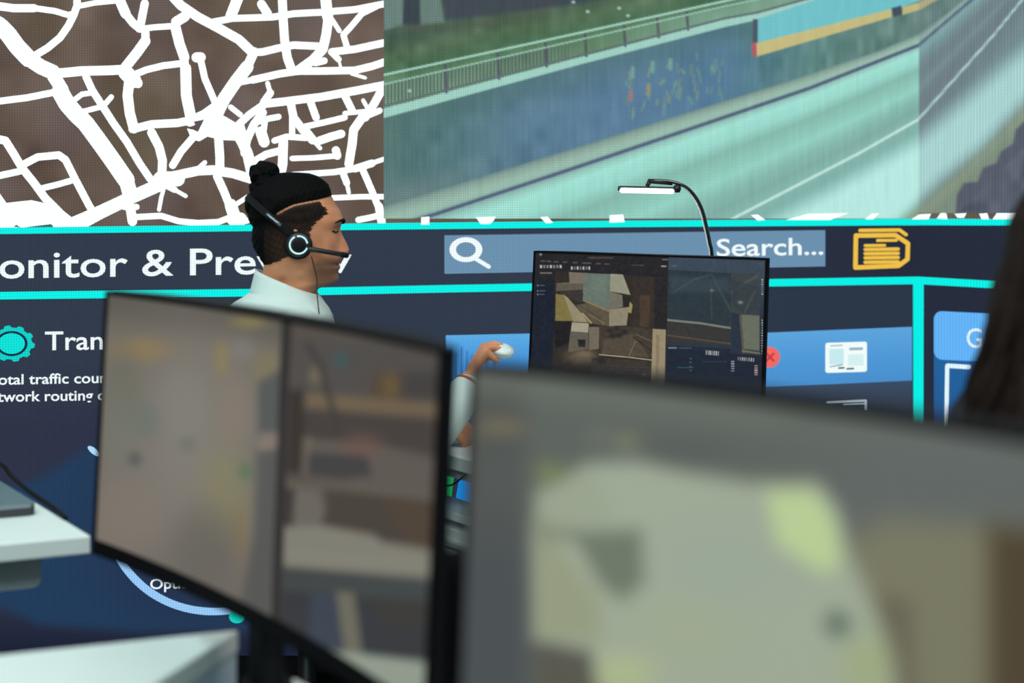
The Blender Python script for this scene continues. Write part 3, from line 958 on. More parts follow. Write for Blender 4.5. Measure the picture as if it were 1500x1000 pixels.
def monitor(p, W, Hh, label, painter, step, bez, foot_back=.16, ztop_desk=.75, flatR=None, chin=.012, shift=0.0, fw=.09, fd=.07):
    X, Y, ztp, yaw, R, tilt = p
    bk = np.array([-math.sin(yaw), math.cos(yaw)])
    rt = np.array([math.cos(yaw), math.sin(yaw)])
    foot = np.array([X, Y]) + bk * (foot_back * .55)
    m = thing('monitor', (float(foot[0]), float(foot[1]), ztop_desk), label, 'monitor')
    # housing: curved slab
    nt_, thick = 40, .03
    ts = np.linspace(0, 1, nt_ + 1)
    V, F = [], []
    for t_ in ts:
        e = min(t_, 1 - t_)
        th = thick * (.45 + .55 * min(1, e / .12))
        for v, b in ((0, 0), (1, 0), (1, th), (0, th)):
            V.append(curved_pt(p, np.float64(t_), np.float64(v), W, Hh, b + .0008))
    for i in range(nt_):
        for k in range(4):
            k2 = (k + 1) % 4
            F.append((i * 4 + k, (i + 1) * 4 + k, (i + 1) * 4 + k2, i * 4 + k2))
    F.append((0, 1, 2, 3)); F.append((nt_ * 4 + 3, nt_ * 4 + 2, nt_ * 4 + 1, nt_ * 4))
    mesh('housing', V, F, M_BLACKM, m)
    # picture
    b0, b1 = bez / W, bez / Hh
    nx, ny = max(2, int(W / step)), max(2, int(Hh / step))
    T, Vv = np.meshgrid(np.linspace(b0, 1 - b0, nx), np.linspace(b1, 1 - chin / Hh, ny))
    P = curved_pt(p, T.ravel(), Vv.ravel(), W, Hh, -.0012)
    px, py = to_px(P)
    mesh('screen', P, grid_faces(nx, ny), M_SCREEN, m, True, lin(np.clip(painter(px, py), 0, 255)))
    # bezel strips
    bz = MB()
    def strip(t0, t1, v0, v1, nn):
        tt = np.linspace(t0, t1, nn)
        a = [curved_pt(p, np.float64(q), np.float64(v0), W, Hh, -.004) for q in tt]
        b = [curved_pt(p, np.float64(q), np.float64(v1), W, Hh, -.004) for q in tt]
        c = [curved_pt(p, np.float64(q), np.float64(v0), W, Hh, .002) for q in tt]
        d = [curved_pt(p, np.float64(q), np.float64(v1), W, Hh, .002) for q in tt]
        n = len(tt)
        FF = []
        for i in range(n - 1):
            for (u0, u1) in ((0, 1), (1, 3), (3, 2), (2, 0)):
                FF.append((u0 * n + i, u1 * n + i, u1 * n + i + 1, u0 * n + i + 1))
        FF += [(0, n, 3 * n, 2 * n), (n - 1, 3 * n - 1, 4 * n - 1, 2 * n - 1)]
        bz.add(a + b + c + d, FF)
    strip(0, 1, 0, b1, 40); strip(0, 1, 1 - chin / Hh, 1, 40)
    strip(0, b0, 0, 1, 2); strip(1 - b0, 1, 0, 1, 2)
    bz.build('bezel', M_BEZEL, m)
    # stand
    zc = ztp - Hh * .62
    nk = np.array([X, Y]) + bk * (foot_back * .5) + rt * shift
    MB().rbox((nk[0], nk[1], (ztop_desk + zc) / 2 + .005), (*(rt * .026), 0), (*(bk * .016), 0), (0, 0, (zc - ztop_desk) / 2), .012).build('neck', M_BLACKM, m)
    mm = np.array([X, Y]) + bk * (foot_back * .30) + rt * shift
    MB().rbox((mm[0], mm[1], zc - .01), (*(rt * .06), 0), (0, 0, .05), (*(bk * (foot_back * .22)), 0), .02).build('mount', M_BLACKM, m)
    MB().rbox((nk[0], nk[1], ztop_desk + .006), (*(rt * fw), 0), (*(bk * fd), 0), (0, 0, .006), .03).build('foot', M_BLACKM, m)
    return m


def paint_left(X, Y):
    p = Paint(X, Y, (112, 107, 98))
    p.mix((92, 88, 80), sm(70, 10, Y - (430 + (X - 157) * .125)))
    p.mix((126, 120, 111), np.exp(-((X - 280) / 90) ** 2 - ((Y - 650) / 160) ** 2))
    p.mix((106, 98, 90), sm(760, 900, Y) * .8)
    for b in ((205, 512, 45, 18, (140, 120, 78), .75), (325, 525, 13, 28, (142, 126, 78), .6), (365, 472, 28, 10, (132, 122, 80), .8), (355, 512, 20, 18, (122, 120, 114), .8),
              (212, 615, 24, 26, (98, 110, 102), .6), (197, 672, 11, 11, (76, 80, 80), .8), (275, 650, 14, 12, (92, 98, 92), .5), (270, 590, 40, 60, (128, 128, 120), .5), (180, 560, 26, 60, (104, 104, 90), .6),
              (330, 720, 38, 70, (132, 128, 88), .55), (352, 780, 14, 45, (132, 110, 76), .5), (345, 600, 26, 50, (138, 122, 108), .5), (180, 760, 60, 60, (130, 118, 108), .6), (300, 800, 50, 60, (96, 92, 86), .6),
              (390, 540, 20, 30, (128, 118, 80), .6), (360, 690, 12, 14, (80, 110, 80), .6), (180, 620, 30, 60, (112, 116, 104), .5)):
        p.blob(*b)
    p.poly([(378, 560), (412, 540), (412, 660), (378, 640)], (78, 82, 82), 7, .85)
    p.poly([(376, 660), (412, 650), (406, 900), (350, 900), (372, 780)], (82, 82, 80), 10, .9)
    p.poly([(380, 634), (412, 632), (412, 656), (380, 660)], (136, 120, 108), 5, .8)
    # right window: room reflection painted into the screen colour
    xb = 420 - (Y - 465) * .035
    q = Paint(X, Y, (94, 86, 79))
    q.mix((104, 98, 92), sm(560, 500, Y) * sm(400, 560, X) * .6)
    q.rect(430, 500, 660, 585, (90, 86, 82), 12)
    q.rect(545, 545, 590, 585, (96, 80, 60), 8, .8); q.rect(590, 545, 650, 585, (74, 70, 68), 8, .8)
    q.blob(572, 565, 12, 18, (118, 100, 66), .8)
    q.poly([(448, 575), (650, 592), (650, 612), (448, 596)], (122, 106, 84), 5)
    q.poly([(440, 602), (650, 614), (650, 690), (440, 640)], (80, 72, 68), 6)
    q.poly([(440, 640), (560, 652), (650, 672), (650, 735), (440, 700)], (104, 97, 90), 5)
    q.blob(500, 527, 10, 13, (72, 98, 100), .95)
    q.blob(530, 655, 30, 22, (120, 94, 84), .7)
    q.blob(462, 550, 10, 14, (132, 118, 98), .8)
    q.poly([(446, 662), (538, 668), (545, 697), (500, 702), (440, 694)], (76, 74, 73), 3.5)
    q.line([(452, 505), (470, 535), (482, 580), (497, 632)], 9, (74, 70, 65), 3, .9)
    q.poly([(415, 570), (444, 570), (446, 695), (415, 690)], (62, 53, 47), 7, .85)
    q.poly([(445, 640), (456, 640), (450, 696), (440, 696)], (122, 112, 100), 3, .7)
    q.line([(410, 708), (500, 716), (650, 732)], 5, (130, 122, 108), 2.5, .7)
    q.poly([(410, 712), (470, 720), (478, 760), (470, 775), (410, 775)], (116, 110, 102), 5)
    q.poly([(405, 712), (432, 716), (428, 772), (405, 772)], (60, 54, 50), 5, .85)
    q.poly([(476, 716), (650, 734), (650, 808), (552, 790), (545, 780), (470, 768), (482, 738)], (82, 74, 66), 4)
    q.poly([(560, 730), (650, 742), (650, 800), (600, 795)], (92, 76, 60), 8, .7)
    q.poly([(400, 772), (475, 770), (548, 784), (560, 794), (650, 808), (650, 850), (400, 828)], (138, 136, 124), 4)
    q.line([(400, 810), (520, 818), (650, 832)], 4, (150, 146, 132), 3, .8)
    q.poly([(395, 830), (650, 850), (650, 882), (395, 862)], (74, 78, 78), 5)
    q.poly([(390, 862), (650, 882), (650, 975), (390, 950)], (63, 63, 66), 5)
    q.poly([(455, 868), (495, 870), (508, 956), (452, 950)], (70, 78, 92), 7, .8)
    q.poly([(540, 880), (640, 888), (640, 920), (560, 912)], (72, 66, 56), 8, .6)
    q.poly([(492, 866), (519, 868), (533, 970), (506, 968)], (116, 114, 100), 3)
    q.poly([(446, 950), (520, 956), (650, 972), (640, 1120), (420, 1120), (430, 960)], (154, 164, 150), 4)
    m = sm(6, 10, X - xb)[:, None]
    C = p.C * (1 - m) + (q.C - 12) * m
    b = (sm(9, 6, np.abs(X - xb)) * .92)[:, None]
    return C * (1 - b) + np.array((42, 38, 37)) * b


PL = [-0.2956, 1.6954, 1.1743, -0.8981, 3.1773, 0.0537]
monitor(PL, .81, .365, 'black curved widescreen monitor at left, turned to show a grey picture window and a painted room reflection', paint_left, .0042, .006, foot_back=.07, ztop_desk=.70, chin=.02, shift=-.058, fw=.034, fd=.03)


def paint_right(X, Y):
    p = Paint(X, Y, (93, 99, 93))
    p.mix((82, 85, 81), sm(800, 740, X))
    p.mix((74, 80, 82), sm(800, 740, X) * sm(700, 860, Y))
    ytop = 530 + (X - 690) * .132
    p.mix((106, 112, 104), sm(70, 25, Y - ytop) * .6)
    p.mix((98, 104, 101), sm(1100, 1300, X) * .7)
    p.poly([(1230, 800), (1300, 760), (1440, 770), (1620, 800), (1620, 1100), (1300, 1100)], (120, 120, 97), 30)
    p.poly([(1448, 770), (1700, 790), (1700, 1300), (1448, 1300)], (78, 68, 48), 22)
    p.poly([(1285, 870), (1335, 880), (1345, 1100), (1300, 1100)], (101, 97, 80), 14, .9)
    p.poly([(788, 722), (862, 678), (939, 674), (1000, 690), (1100, 706), (1195, 706), (1226, 742), (1242, 808), (1266, 856), (1294, 928), (1312, 1010), (1330, 1300), (870, 1300), (878, 1010), (862, 955), (782, 936), (780, 780)], (157, 168, 148), 17)
    p.mix((152, 166, 152), np.exp(-((X - 1060) / 90) ** 2 - ((Y - 830) / 60) ** 2) * .8)
    p.poly([(786, 720), (870, 690), (900, 770), (800, 790)], (150, 160, 138), 20, .6)
    p.poly([(782, 760), (840, 776), (850, 790), (790, 800)], (128, 134, 112), 14, .8)
    p.poly([(838, 780), (939, 775), (944, 852), (912, 880), (880, 856)], (110, 120, 104), 14)
    p.poly([(786, 795), (820, 800), (880, 880), (880, 940), (790, 935)], (146, 152, 122), 16, .8)
    p.poly([(1122, 720), (1195, 718), (1226, 768), (1232, 826), (1205, 840), (1138, 796)], (182, 203, 148), 13)
    p.blob(1227, 914, 19, 19, (78, 95, 88), .95)
    p.blob(912, 985, 50, 28, (172, 184, 134), .8)
    p.blob(1270, 975, 40, 45, (156, 168, 122), .8)
    p.poly([(786, 942), (865, 960), (868, 1010), (870, 1200), (780, 1200)], (88, 87, 77), 12)
    p.blob(735, 625, 38, 15, (116, 110, 86), .8); p.blob(805, 692, 24, 16, (118, 130, 86), .9)
    p.blob(918, 648, 20, 15, (122, 126, 98), .9); p.blob(880, 640, 26, 16, (108, 114, 106), .6); p.blob(1000, 660, 70, 22, (86, 92, 90), .6)
    p.blob(740, 700, 30, 40, (84, 90, 90), .5); p.blob(1190, 600, 60, 30, (90, 98, 90), .5)
    p.blob(1010, 920, 80, 50, (158, 168, 140), .6)
    return p.C


PR = [0.2672, 0.8489, 1.1945, -0.8688, 1.5122, 0.0501]
monitor(PR, .81, .365, 'large black curved monitor at lower right, nearest to the viewer and heavily blurred', paint_right, .005, .005, foot_back=.08, ztop_desk=.70, chin=.02, fw=.034, fd=.03)

MTL = at_y(783., 367., 3.40); MTR = at_y(1125., 378.5, 3.125)
Wm = float(np.linalg.norm((MTR - MTL)[:2])); yaw_m = math.atan2(MTR[1] - MTL[1], MTR[0] - MTL[0])
PM = [float((MTL + MTR)[0] / 2), float((MTL + MTR)[1] / 2), float((MTL + MTR)[2] / 2), yaw_m, 40.0, .10]


def paint_mid(px, py):
    X = (px - 760) * 3.75; Y = (py - 340) * 3.75
    s = 2.2
    p = Paint(X, Y, (33, 31, 34))
    xs = 822 - (Y - 135) * .02
    p.poly([(70, 262), (200, 265), (190, 900), (60, 900)], (21, 28, 42), 4)
    p.poly([(200, 215), (825, 250), (815, 900), (180, 900)], (46, 39, 32), 4)
    # traffic pictures, left window
    P = p.poly
    P([(275, 218), (380, 224), (365, 335), (205, 322), (208, 280), (278, 276)], (122, 113, 98), s)
    P([(210, 282), (355, 280), (352, 312), (205, 322)], (96, 88, 76), s)
    P([(215, 322), (352, 314), (350, 385), (300, 372), (240, 345)], (56, 50, 45), s)
    P([(365, 224), (505, 230), (500, 432), (350, 378)], (104, 119, 108), s)
    P([(400, 240), (480, 240), (478, 330), (400, 330)], (112, 128, 114), 14, .8)
    P([(503, 228), (572, 232), (614, 345), (560, 335), (500, 325)], (154, 154, 132), s)
    P([(500, 325), (568, 345), (575, 410), (497, 424)], (118, 114, 98), s)
    P([(570, 352), (615, 356), (612, 412), (572, 410)], (38, 32, 27), s)
    P([(495, 424), (605, 410), (592, 512), (495, 516)], (146, 137, 112), s)
    P([(610, 380), (626, 400), (618, 446), (600, 440)], (156, 146, 96), 3)
    P([(203, 338), (250, 345), (302, 488), (200, 486)], (130, 116, 66), s)
    P([(245, 342), (268, 358), (390, 496), (300, 492)], (154, 142, 114), s)
    P([(312, 400), (380, 388), (496, 432), (492, 516), (385, 500)], (92, 83, 63), s)
    p.line([(350, 446), (398, 498)], 7, (184, 164, 116), 2); p.line([(366, 380), (496, 434)], 8, (146, 120, 78), 2.5)
    p.line([(385, 452), (470, 500)], 5, (130, 116, 84), 2); p.line([(330, 400), (440, 470)], 4, (70, 62, 50), 2)
    P([(625, 240), (822, 250), (812, 530), (628, 520)], (52, 43, 36), 6)
    P([(745, 250), (822, 250), (812, 530), (745, 525)], (34, 31, 31), 8)
    P([(664, 350), (722, 345), (716, 522), (664, 518)], (78, 60, 43), 5, .8)
    P([(188, 490), (290, 490), (285, 600), (200, 640)], (27, 24, 25), 5)
    P([(292, 494), (385, 500), (380, 552), (285, 545)], (168, 163, 138), 3)
    P([(283, 545), (380, 552), (384, 640), (270, 660)], (98, 92, 78), s)
    P([(324, 588), (366, 590), (364, 632), (328, 628)], (34, 31, 28), 3)
    P([(383, 520), (442, 520), (440, 640), (386, 648)], (116, 107, 90), s)
    p.blob(345, 680, 95, 46, (104, 90, 72), .9); p.blob(360, 668, 40, 18, (128, 112, 92), .7)
    P([(440, 515), (625, 520), (730, 530), (730, 690), (450, 668)], (66, 57, 46), s)
    P([(470, 585), (625, 560), (720, 690), (455, 668)], (82, 72, 58), 4)
    for (bx, by) in ((500, 540), (540, 530), (580, 545), (515, 570), (550, 566)): p.blob(bx, by, 20, 15, (38, 36, 32), .9)
    p.line([(628, 575), (728, 650)], 5, (38, 32, 28), 2); p.line([(640, 560), (735, 600)], 4, (120, 100, 74), 2)
    p.line([(442, 672), (600, 686), (730, 702)], 6, (188, 172, 142), 2); p.line([(600, 690), (640, 600)], 4, (130, 112, 88), 2)
    P([(400, 690), (735, 708), (730, 900), (400, 900)], (58, 52, 45), 4)
    for y in (735, 752, 770, 790): p.line([(500, y), (725, y + 10)], 4, (72, 64, 54), 2)
    p.blob(455, 705, 26, 22, (34, 32, 32), .9); p.blob(690, 780, 14, 12, (120, 108, 92), .6)
    P([(735, 530), (808, 535), (800, 900), (724, 900)], (158, 144, 114), 3)
    P([(755, 560), (772, 562), (765, 880), (748, 880)], (126, 112, 88), 5, .6)
    p.mix((30, 30, 36), sm(720, 850, Y) * .55)
    # right window
    q = Paint(X, Y, (58, 72, 86))
    q.mix((26, 34, 50), sm(180, 640, Y) * .9)
    Q = q.poly
    Q([(820, 205), (1168, 225), (1166, 640), (812, 620)], (40, 53, 60), 3)
    Q([(830, 240), (1160, 255), (1158, 330), (826, 330)], (56, 70, 78), 20, .8)
    q.line([(850, 330), (960, 260), (1050, 235)], 7, (70, 84, 88), 4, .8); q.line([(1060, 235), (1110, 330), (1165, 430)], 12, (66, 76, 80), 5, .8)
    q.line([(1055, 270), (1060, 480)], 8, (64, 74, 76), 4, .7)
    q.line([(818, 482), (1000, 500), (1160, 526)], 12, (130, 128, 112), 3)
    Q([(818, 495), (1160, 534), (1160, 620), (812, 600)], (54, 52, 50), 4)
    q.line([(818, 566), (1160, 612)], 7, (96, 80, 64), 3)
    q.blob(1060, 320, 10, 8, (120, 132, 132), .8)
    Q([(1168, 222), (1322, 230), (1325, 675), (1164, 660)], (58, 66, 68), 3)
    q.line([(1170, 330), (1240, 280), (1310, 240)], 14, (88, 86, 78), 5, .8)
    Q([(1170, 260), (1322, 300), (1322, 440), (1230, 450), (1170, 400)], (48, 58, 64), 8, .7)
    q.blob(1218, 385, 14, 10, (150, 160, 165), .7)
    q.line([(1300, 320), (1240, 440)], 12, (84, 78, 68), 4, .7)
    Q([(1168, 440), (1215, 450), (1225, 668), (1164, 660)], (36, 48, 62), 4)
    Q([(1222, 452), (1322, 458), (1322, 650), (1236, 640)], (106, 113, 96), 4)
    q.line([(1215, 460), (1235, 660)], 10, (96, 84, 74), 3); q.line([(1230, 652), (1322, 665)], 8, (126, 118, 92), 3)
    Q([(812, 628), (1345, 688), (1345, 900), (800, 900)], (25, 33, 50), 4)
    rr = np.random.default_rng(2)
    for x in range(1026, 1096, 11): q.rect(x, 648 + (x - 1026) * .08, x + 7, 672 + (x - 1026) * .08, (214, 216, 206), 1.5, rr.uniform(.5, 1))
    for x in range(1202, 1298, 12): q.rect(x, 684 + (x - 1200) * .08, x + 7, 704 + (x - 1200) * .08, (222, 220, 208), 1.5, rr.uniform(.4, 1))
    for y in range(706, 760, 13): q.rect(1166, y, 1184, y + 7, (190, 196, 196), 1.5, rr.uniform(.5, .9))
    for y in range(730, 782, 12): q.rect(1294, y, 1312, y + 7, (214, 186, 182), 1.5, rr.uniform(.5, 1))
    for y in list(range(258, 345, 13)) + list(range(480, 676, 14)): q.rect(1333, y, 1341, y + 7, (206, 210, 208), 1.4, rr.uniform(.4, .95))
    for y in (690, 712, 734, 756): q.rect(938, y, 950, y + 6, (120, 130, 140), 1.5, .6)
    q.rect(870, 740, 960, 746, (40, 110, 84), 2, .7); q.rect(1010, 708, 1140, 713, (52, 66, 86), 2, .8); q.rect(820, 630, 868, 640, (150, 158, 160), 2, .7); q.rect(878, 633, 950, 640, (90, 104, 118), 2, .6)
    q.rect(1322, 165, 1346, 188, (70, 84, 96), 2, .8); q.rect(835, 180, 870, 190, (90, 102, 112), 2, .6)
    # lettering-like marks of the left window
    for i, x in enumerate(range(116, 236, 18)): p.rect(x, 180, x + 12, 197, (206, 202, 192), 2, .55 if i % 3 else .9)
    for i, x in enumerate(range(286, 384, 16)): p.rect(x, 188, x + 10, 206, (196, 194, 184), 2, .5 if i % 2 else .95)
    for x in (120, 152, 192, 240, 296, 345, 372, 424, 470): p.rect(x, 155 + (x - 120) * .045, x + 26, 163 + (x - 120) * .045, (104, 100, 98), 2, .7)
    p.rect(385, 135, 520, 146, (84, 70, 58), 2, .8); p.rect(116, 220, 182, 228, (150, 146, 140), 2, .7)
    for y in (288, 318, 337): p.rect(100, y, 108, y + 9, (150, 156, 160), 2, .8); p.rect(114, y + 1, 140 + (y % 7) * 2, y + 7, (110, 118, 126), 2, .7)
    p.blob(120, 122, 8, 8, (170, 170, 170), .8); p.rect(782, 183, 810, 191, (190, 186, 180), 2, .8); p.rect(788, 146, 820, 154, (140, 138, 136), 2, .7); p.rect(624, 178, 690, 185, (84, 80, 78), 2, .7)
    m = sm(-2, 2, X - xs)[:, None]
    p.noise(14, 3, 3); q.noise(14, 2, 4)
    return (p.C * (1 - m) + q.C * m) * .91 + 4


mm_ = monitor(PM, Wm, .345, 'sharp black monitor showing traffic camera pictures on the desk in front of the video wall', paint_mid, .00125, .0045, foot_back=.16, ztop_desk=.73, chin=.014)

# black post between the two near monitors
pp = at_y(668., 805., 1.40)
po = thing('desk_post', (float(pp[0]), float(pp[1]), .70), 'black post standing on the narrow bench between the two blurred monitors', 'post')
MB().lathe((pp[0], pp[1], .712), [(.0155, 0), (.0155, pp[2] - .73), (.0135, pp[2] - .718), (.004, pp[2] - .712)], 24).build('pole', M_BLACKM, po, True)
MB().lathe((pp[0], pp[1], .70), [(.036, 0), (.036, .008), (.03, .012)], 24).build('base', M_BLACKM, po)

# ------------------------------------------------------------------ laptop and cable on the left desk
k0 = at_z(53., 752., .752)[:2]
le1, le2 = e1, e2
lt = thing('laptop', (float(k0[0]), float(k0[1]), .75), 'closed grey laptop lying on the white desk at the left edge', 'laptop')
cl = k0 + le2 * .17 + le1 * .11
MB().rbox((*cl, .7575), (*(le2 * .17), 0), (*(le1 * .115), 0), (0, 0, .0065), .016).build('base', M_DGREY, lt)
MB().rbox((*cl, .7675), (*(le2 * .17), 0), (*(le1 * .115), 0), (0, 0, .0030), .016).build('lid', M_SILVER, lt)
pts = [(*(at_z(96., 758., .754)[:2]), .7535), (*(at_z(78., 744., .754)[:2]), .7545), (*(at_z(40., 718., .754)[:2]), .755), (*(at_z(16., 698., .754)[:2]), .757), (*(at_z(4., 690., .754)[:2]), .765), (*(at_z(-20., 670., .754)[:2]), .757)]
o = MB().tube(spline(pts, 40), .0042, 8).build('power_cable', M_BLACKM, None, True)
tag(o, 'black cable lying along the far edge of the left desk behind the laptop', 'cable')

# ------------------------------------------------------------------ desk lamp
LY = 3.36
lb = at_y(1044., 400., LY)
la = thing('desk_lamp', (float(lb[0]), float(LY), .73), 'black gooseneck desk lamp with lit tube behind the sharp monitor', 'lamp')
MB().lathe((lb[0] + .02, LY + .01, .73), [(.045, 0), (.045, .012), (.036, .02), (.012, .024)], 28).build('base', M_BLACK, la, True)
gp = [(949, 264.5), (965, 264.5), (985, 266.5), (1003, 273), (1017, 286), (1028, 306), (1035, 332), (1040, 356), (1043.5, 380)]
gp = [at_y(float(a), float(b), LY) for a, b in gp] + [np.array([lb[0] + .006, LY, .95]), np.array([lb[0] + .005, LY, .752])]
M_GLOSSB = principled('glossy_black_metal', (16, 16, 19), .14, spec=.9, coat=.6)
MB().tube(spline(gp, 70), .0042, 14).build('gooseneck', M_GLOSSB, la, True)
off = np.array([-.0058, -.002, -.0022])
wp = [g + off * min(1, max(0, (i - 2) / 2)) for i, g in enumerate(gp)]
MB().tube(spline(wp[3:], 60), .0016, 10).build('pale_side_tube', principled('pale_grey_gloss', (205, 212, 214), .25, spec=.8), la, True)  # thin pale tube running alongside the gooseneck
b0 = at_y(905., 276., LY); b1 = at_y(996., 278., LY)
bd = (b1 - b0) / np.linalg.norm(b1 - b0)
MB().tube([b0, b0 + bd * .004, b1 - bd * .012, b1], [.0045, .0066, .0066, .0062], 16).build('lamp_housing', M_DGREY, la, True)
dz = np.array([0, -.003, -.0035])
MB().tube([b0 + bd * .004 + dz, b0 + bd * .008 + dz, b1 - bd * .018 + dz, b1 - bd * .014 + dz], [.003, .0066, .0066, .004], 16).build('lamp_tube', M_GLOW, la, True)
hp = at_y(991.5, 276., LY)
MB().ell(hp + np.array([0, -.003, 0]), (.0098, .0098, .0098)).build('hinge', M_BLACK, la, True)
h0 = at_y(949., 265., LY); h1 = at_y(948., 273., LY)
MB().tube([h0 + (.004, 0, 0), h1], [.005, .005], 12).build('bracket', M_BLACK, la, True)
MB().tube([at_y(950., 265., LY), at_y(985., 268., LY)], [.0055, .0055], 12).build('arm_sleeve', M_BLACK, la, True)
pl = bpy.data.lights.new('desk_lamp_light', 'AREA'); pl.shape = 'RECTANGLE'; pl.size = .13; pl.size_y = .012; pl.energy = .35; pl.color = (1, .98, .94)
plo = bpy.data.objects.new('desk_lamp_light', pl); plo.location = tuple((b0 + b1) / 2 + np.array([0, -.004, -.013])); COL.objects.link(plo)


# ------------------------------------------------------------------ people
class Frame:
    """body frame: side-view sheet (sx to the front, sy downwards, v to the person's right) into the room"""
    def __init__(s, M, a, k=1 / 680.):
        s.M = np.array(M, float); s.k = k
        s.F = np.array([math.cos(a), math.sin(a), 0]); s.S = np.array([math.sin(a), -math.cos(a), 0])

    def w(s, sx, sy, v=0.0):
        sx, sy, v = np.broadcast_arrays(*[np.asarray(q, float) for q in (sx, sy, v)])
        return s.M + ((sx - 430)[..., None] * s.F + v[..., None] * s.S + (350 - sy)[..., None] * np.array([0, 0, 1.0])) * s.k

    def inv(s, P):
        d = (np.asarray(P) - s.M) / s.k
        return 430 + d @ s.F, 350 - d[:, 2], d @ s.S


TOPY = 258.5
FRONT = [(258.5, 430), (260, 447), (263, 457), (267, 465), (272, 472), (280, 480), (289, 486), (300, 492), (310, 499), (318, 501), (323.5, 502), (329, 499.5), (335, 496.5), (342, 496), (352, 496.5), (362, 497), (372, 498), (377, 499.8), (381, 500.4), (384, 499.6), (386.5, 494.6), (388.5, 497), (392, 498.6), (396, 496), (400, 493.4), (404, 495), (409, 496.4), (413, 493.5), (416, 487), (418.5, 476), (422, 467), (430, 461), (438, 456), (450, 452)]
BACK = [(258.5, 425), (260, 408), (263, 398), (267, 390), (272, 384), (280, 377), (290, 371), (305, 369), (320, 371), (342, 373.5), (360, 377), (375, 383), (386, 387), (396, 386), (410, 381), (425, 376), (450, 368)]
HALF = [(258.5, 3), (260, 15), (263, 23), (267, 29), (272, 34.5), (280, 41), (290, 46), (305, 50), (320, 51.5), (340, 52), (356, 50), (372, 47.5), (386, 44), (398, 40), (408, 36.5), (415, 35.5), (422, 36.5), (430, 38), (440, 41), (450, 46)]
NOSE = [(322, 0), (330, .6), (336, 2.2), (345, 5.5), (354, 9.8), (361, 12.8), (366, 13.8), (370, 12.4), (373.5, 7.5), (377, 1.5), (379, 0)]
NSIG = [(322, 4.5), (345, 6), (360, 8), (369, 11), (378, 9)]


def tab(T, y):
    T = np.array(T, float)
    return np.interp(y, T[:, 0], T[:, 1])


def head_ring(y, phi, grow=0.0):
    """points (sx, v) of the head outline at height y, phi=0 is the face"""
    f, b, h = tab(FRONT, y), tab(BACK, y), tab(HALF, y)
    c0 = (f + b) / 2 * .35 + 428 * .65
    c0 = np.where(y > 412, (f + b) / 2, c0)
    c, s_ = np.cos(phi), np.sin(phi)
    nf = np.interp(y, [258, 280, 320, 345, 385, 408, 418, 430], [2.0, 2.1, 2.35, 2.25, 2.05, 1.9, 2.0, 2.0])
    ef = np.where(c > 0, 2 / nf, 2 / 2.15)
    es = np.where(c > 0, 2 / nf, 2 / 2.15)
    u = np.sign(c) * np.abs(c) ** ef * np.where(c > 0, f - c0, c0 - b)
    v = np.sign(s_) * np.abs(s_) ** es * h
    front = np.clip(c, 0, 1) ** 1.5
    u = u + tab(NOSE, y) * np.exp(-(v / tab(NSIG, y)) ** 2) * (c > 0)
    # nostril wings, eye sockets, lids, cheek, mouth corners
    for sg in (-1, 1):
        u = u + 2.6 * np.exp(-((v - sg * 9.5) / 4) ** 2 - ((y - 369) / 4) ** 2) * (c > 0)
        u = u - 4.6 * np.exp(-((v - sg * 20) / 11) ** 2 - ((y - 335) / 7) ** 2) * (c > 0)
        u = u + 2.6 * np.exp(-((v - sg * 21) / 7.5) ** 2 - ((y - 336) / 4.2) ** 2) * (c > 0)
        u = u + 1.6 * np.exp(-((v - sg * 20) / 14) ** 2 - ((y - 322) / 4) ** 2) * (c > 0)
        u = u - 1.5 * np.exp(-((v - sg * 17) / 5) ** 2 - ((y - 388) / 5) ** 2) * (c > 0)
        u = u + 1.6 * np.exp(-((v - sg * 30) / 10) ** 2 - ((y - 356) / 10) ** 2) * (c > 0)
    r = 1 + grow / np.maximum(np.hypot(u, v), 6)
    return c0 + u * r, v * r


def front_at(y, v, grow=0.0):
    ph = np.linspace(-1.5, 1.5, 601)
    a, b = head_ring(np.full(601, float(y)), ph, grow)
    i = np.argmin(np.abs(b - v) + 1e-3 * np.abs(ph))
    return a[i]


def loft(rings):
    """closed loft of rings of equal length"""
    n = len(rings[0]); V = [p for r in rings for p in r]; F = []
    for j in range(len(rings) - 1):
        for i in range(n):
            i2 = (i + 1) % n
            F.append((j * n + i, j * n + i2, (j + 1) * n + i2, (j + 1) * n + i))
    F.append(list(range(n))[::-1]); F.append([(len(rings) - 1) * n + i for i in range(n)])
    return V, F


def head_mesh(fr):
    ph = np.linspace(0, 2 * math.pi, 120, endpoint=False)
    # denser near the face
    ph = ph - .35 * np.sin(ph)
    R = []
    for y in np.concatenate([[258.5, 259.3], np.linspace(260, 272, 9), np.arange(274, 452, 1.7)]):
        a, b = head_ring(np.full(len(ph), y), ph)
        R.append(fr.w(a, y, b))
    return loft(R)


TORSO = [(428, 374, 452, 52), (436, 362, 460, 72), (444, 348, 468, 100), (454, 336, 476, 126), (468, 326, 482, 138), (500, 318, 488, 136), (550, 314, 488, 122), (620, 318, 486, 112), (700, 338, 490, 106), (770, 362, 500, 112), (830, 376, 508, 116), (862, 384, 504, 106)]


def torso_mesh(fr, grow=0.0, y0=428, y1=862, n=40):
    T = np.array(TORSO, float); R = []
    ph = np.linspace(0, 2 * math.pi, 56, endpoint=False)
    for y in np.linspace(y0, y1, n):
        b, f, h = [np.interp(y, T[:, 0], T[:, k]) for k in (1, 2, 3)]
        c, hd = (b + f) / 2, (f - b) / 2
        nn = 2.5
        u = np.sign(np.cos(ph)) * np.abs(np.cos(ph)) ** (2 / nn) * (hd + grow)
        v = np.sign(np.sin(ph)) * np.abs(np.sin(ph)) ** (2 / nn) * (h + grow)
        R.append(fr.w(c + u, np.full(len(ph), y), v))
    return loft(R)


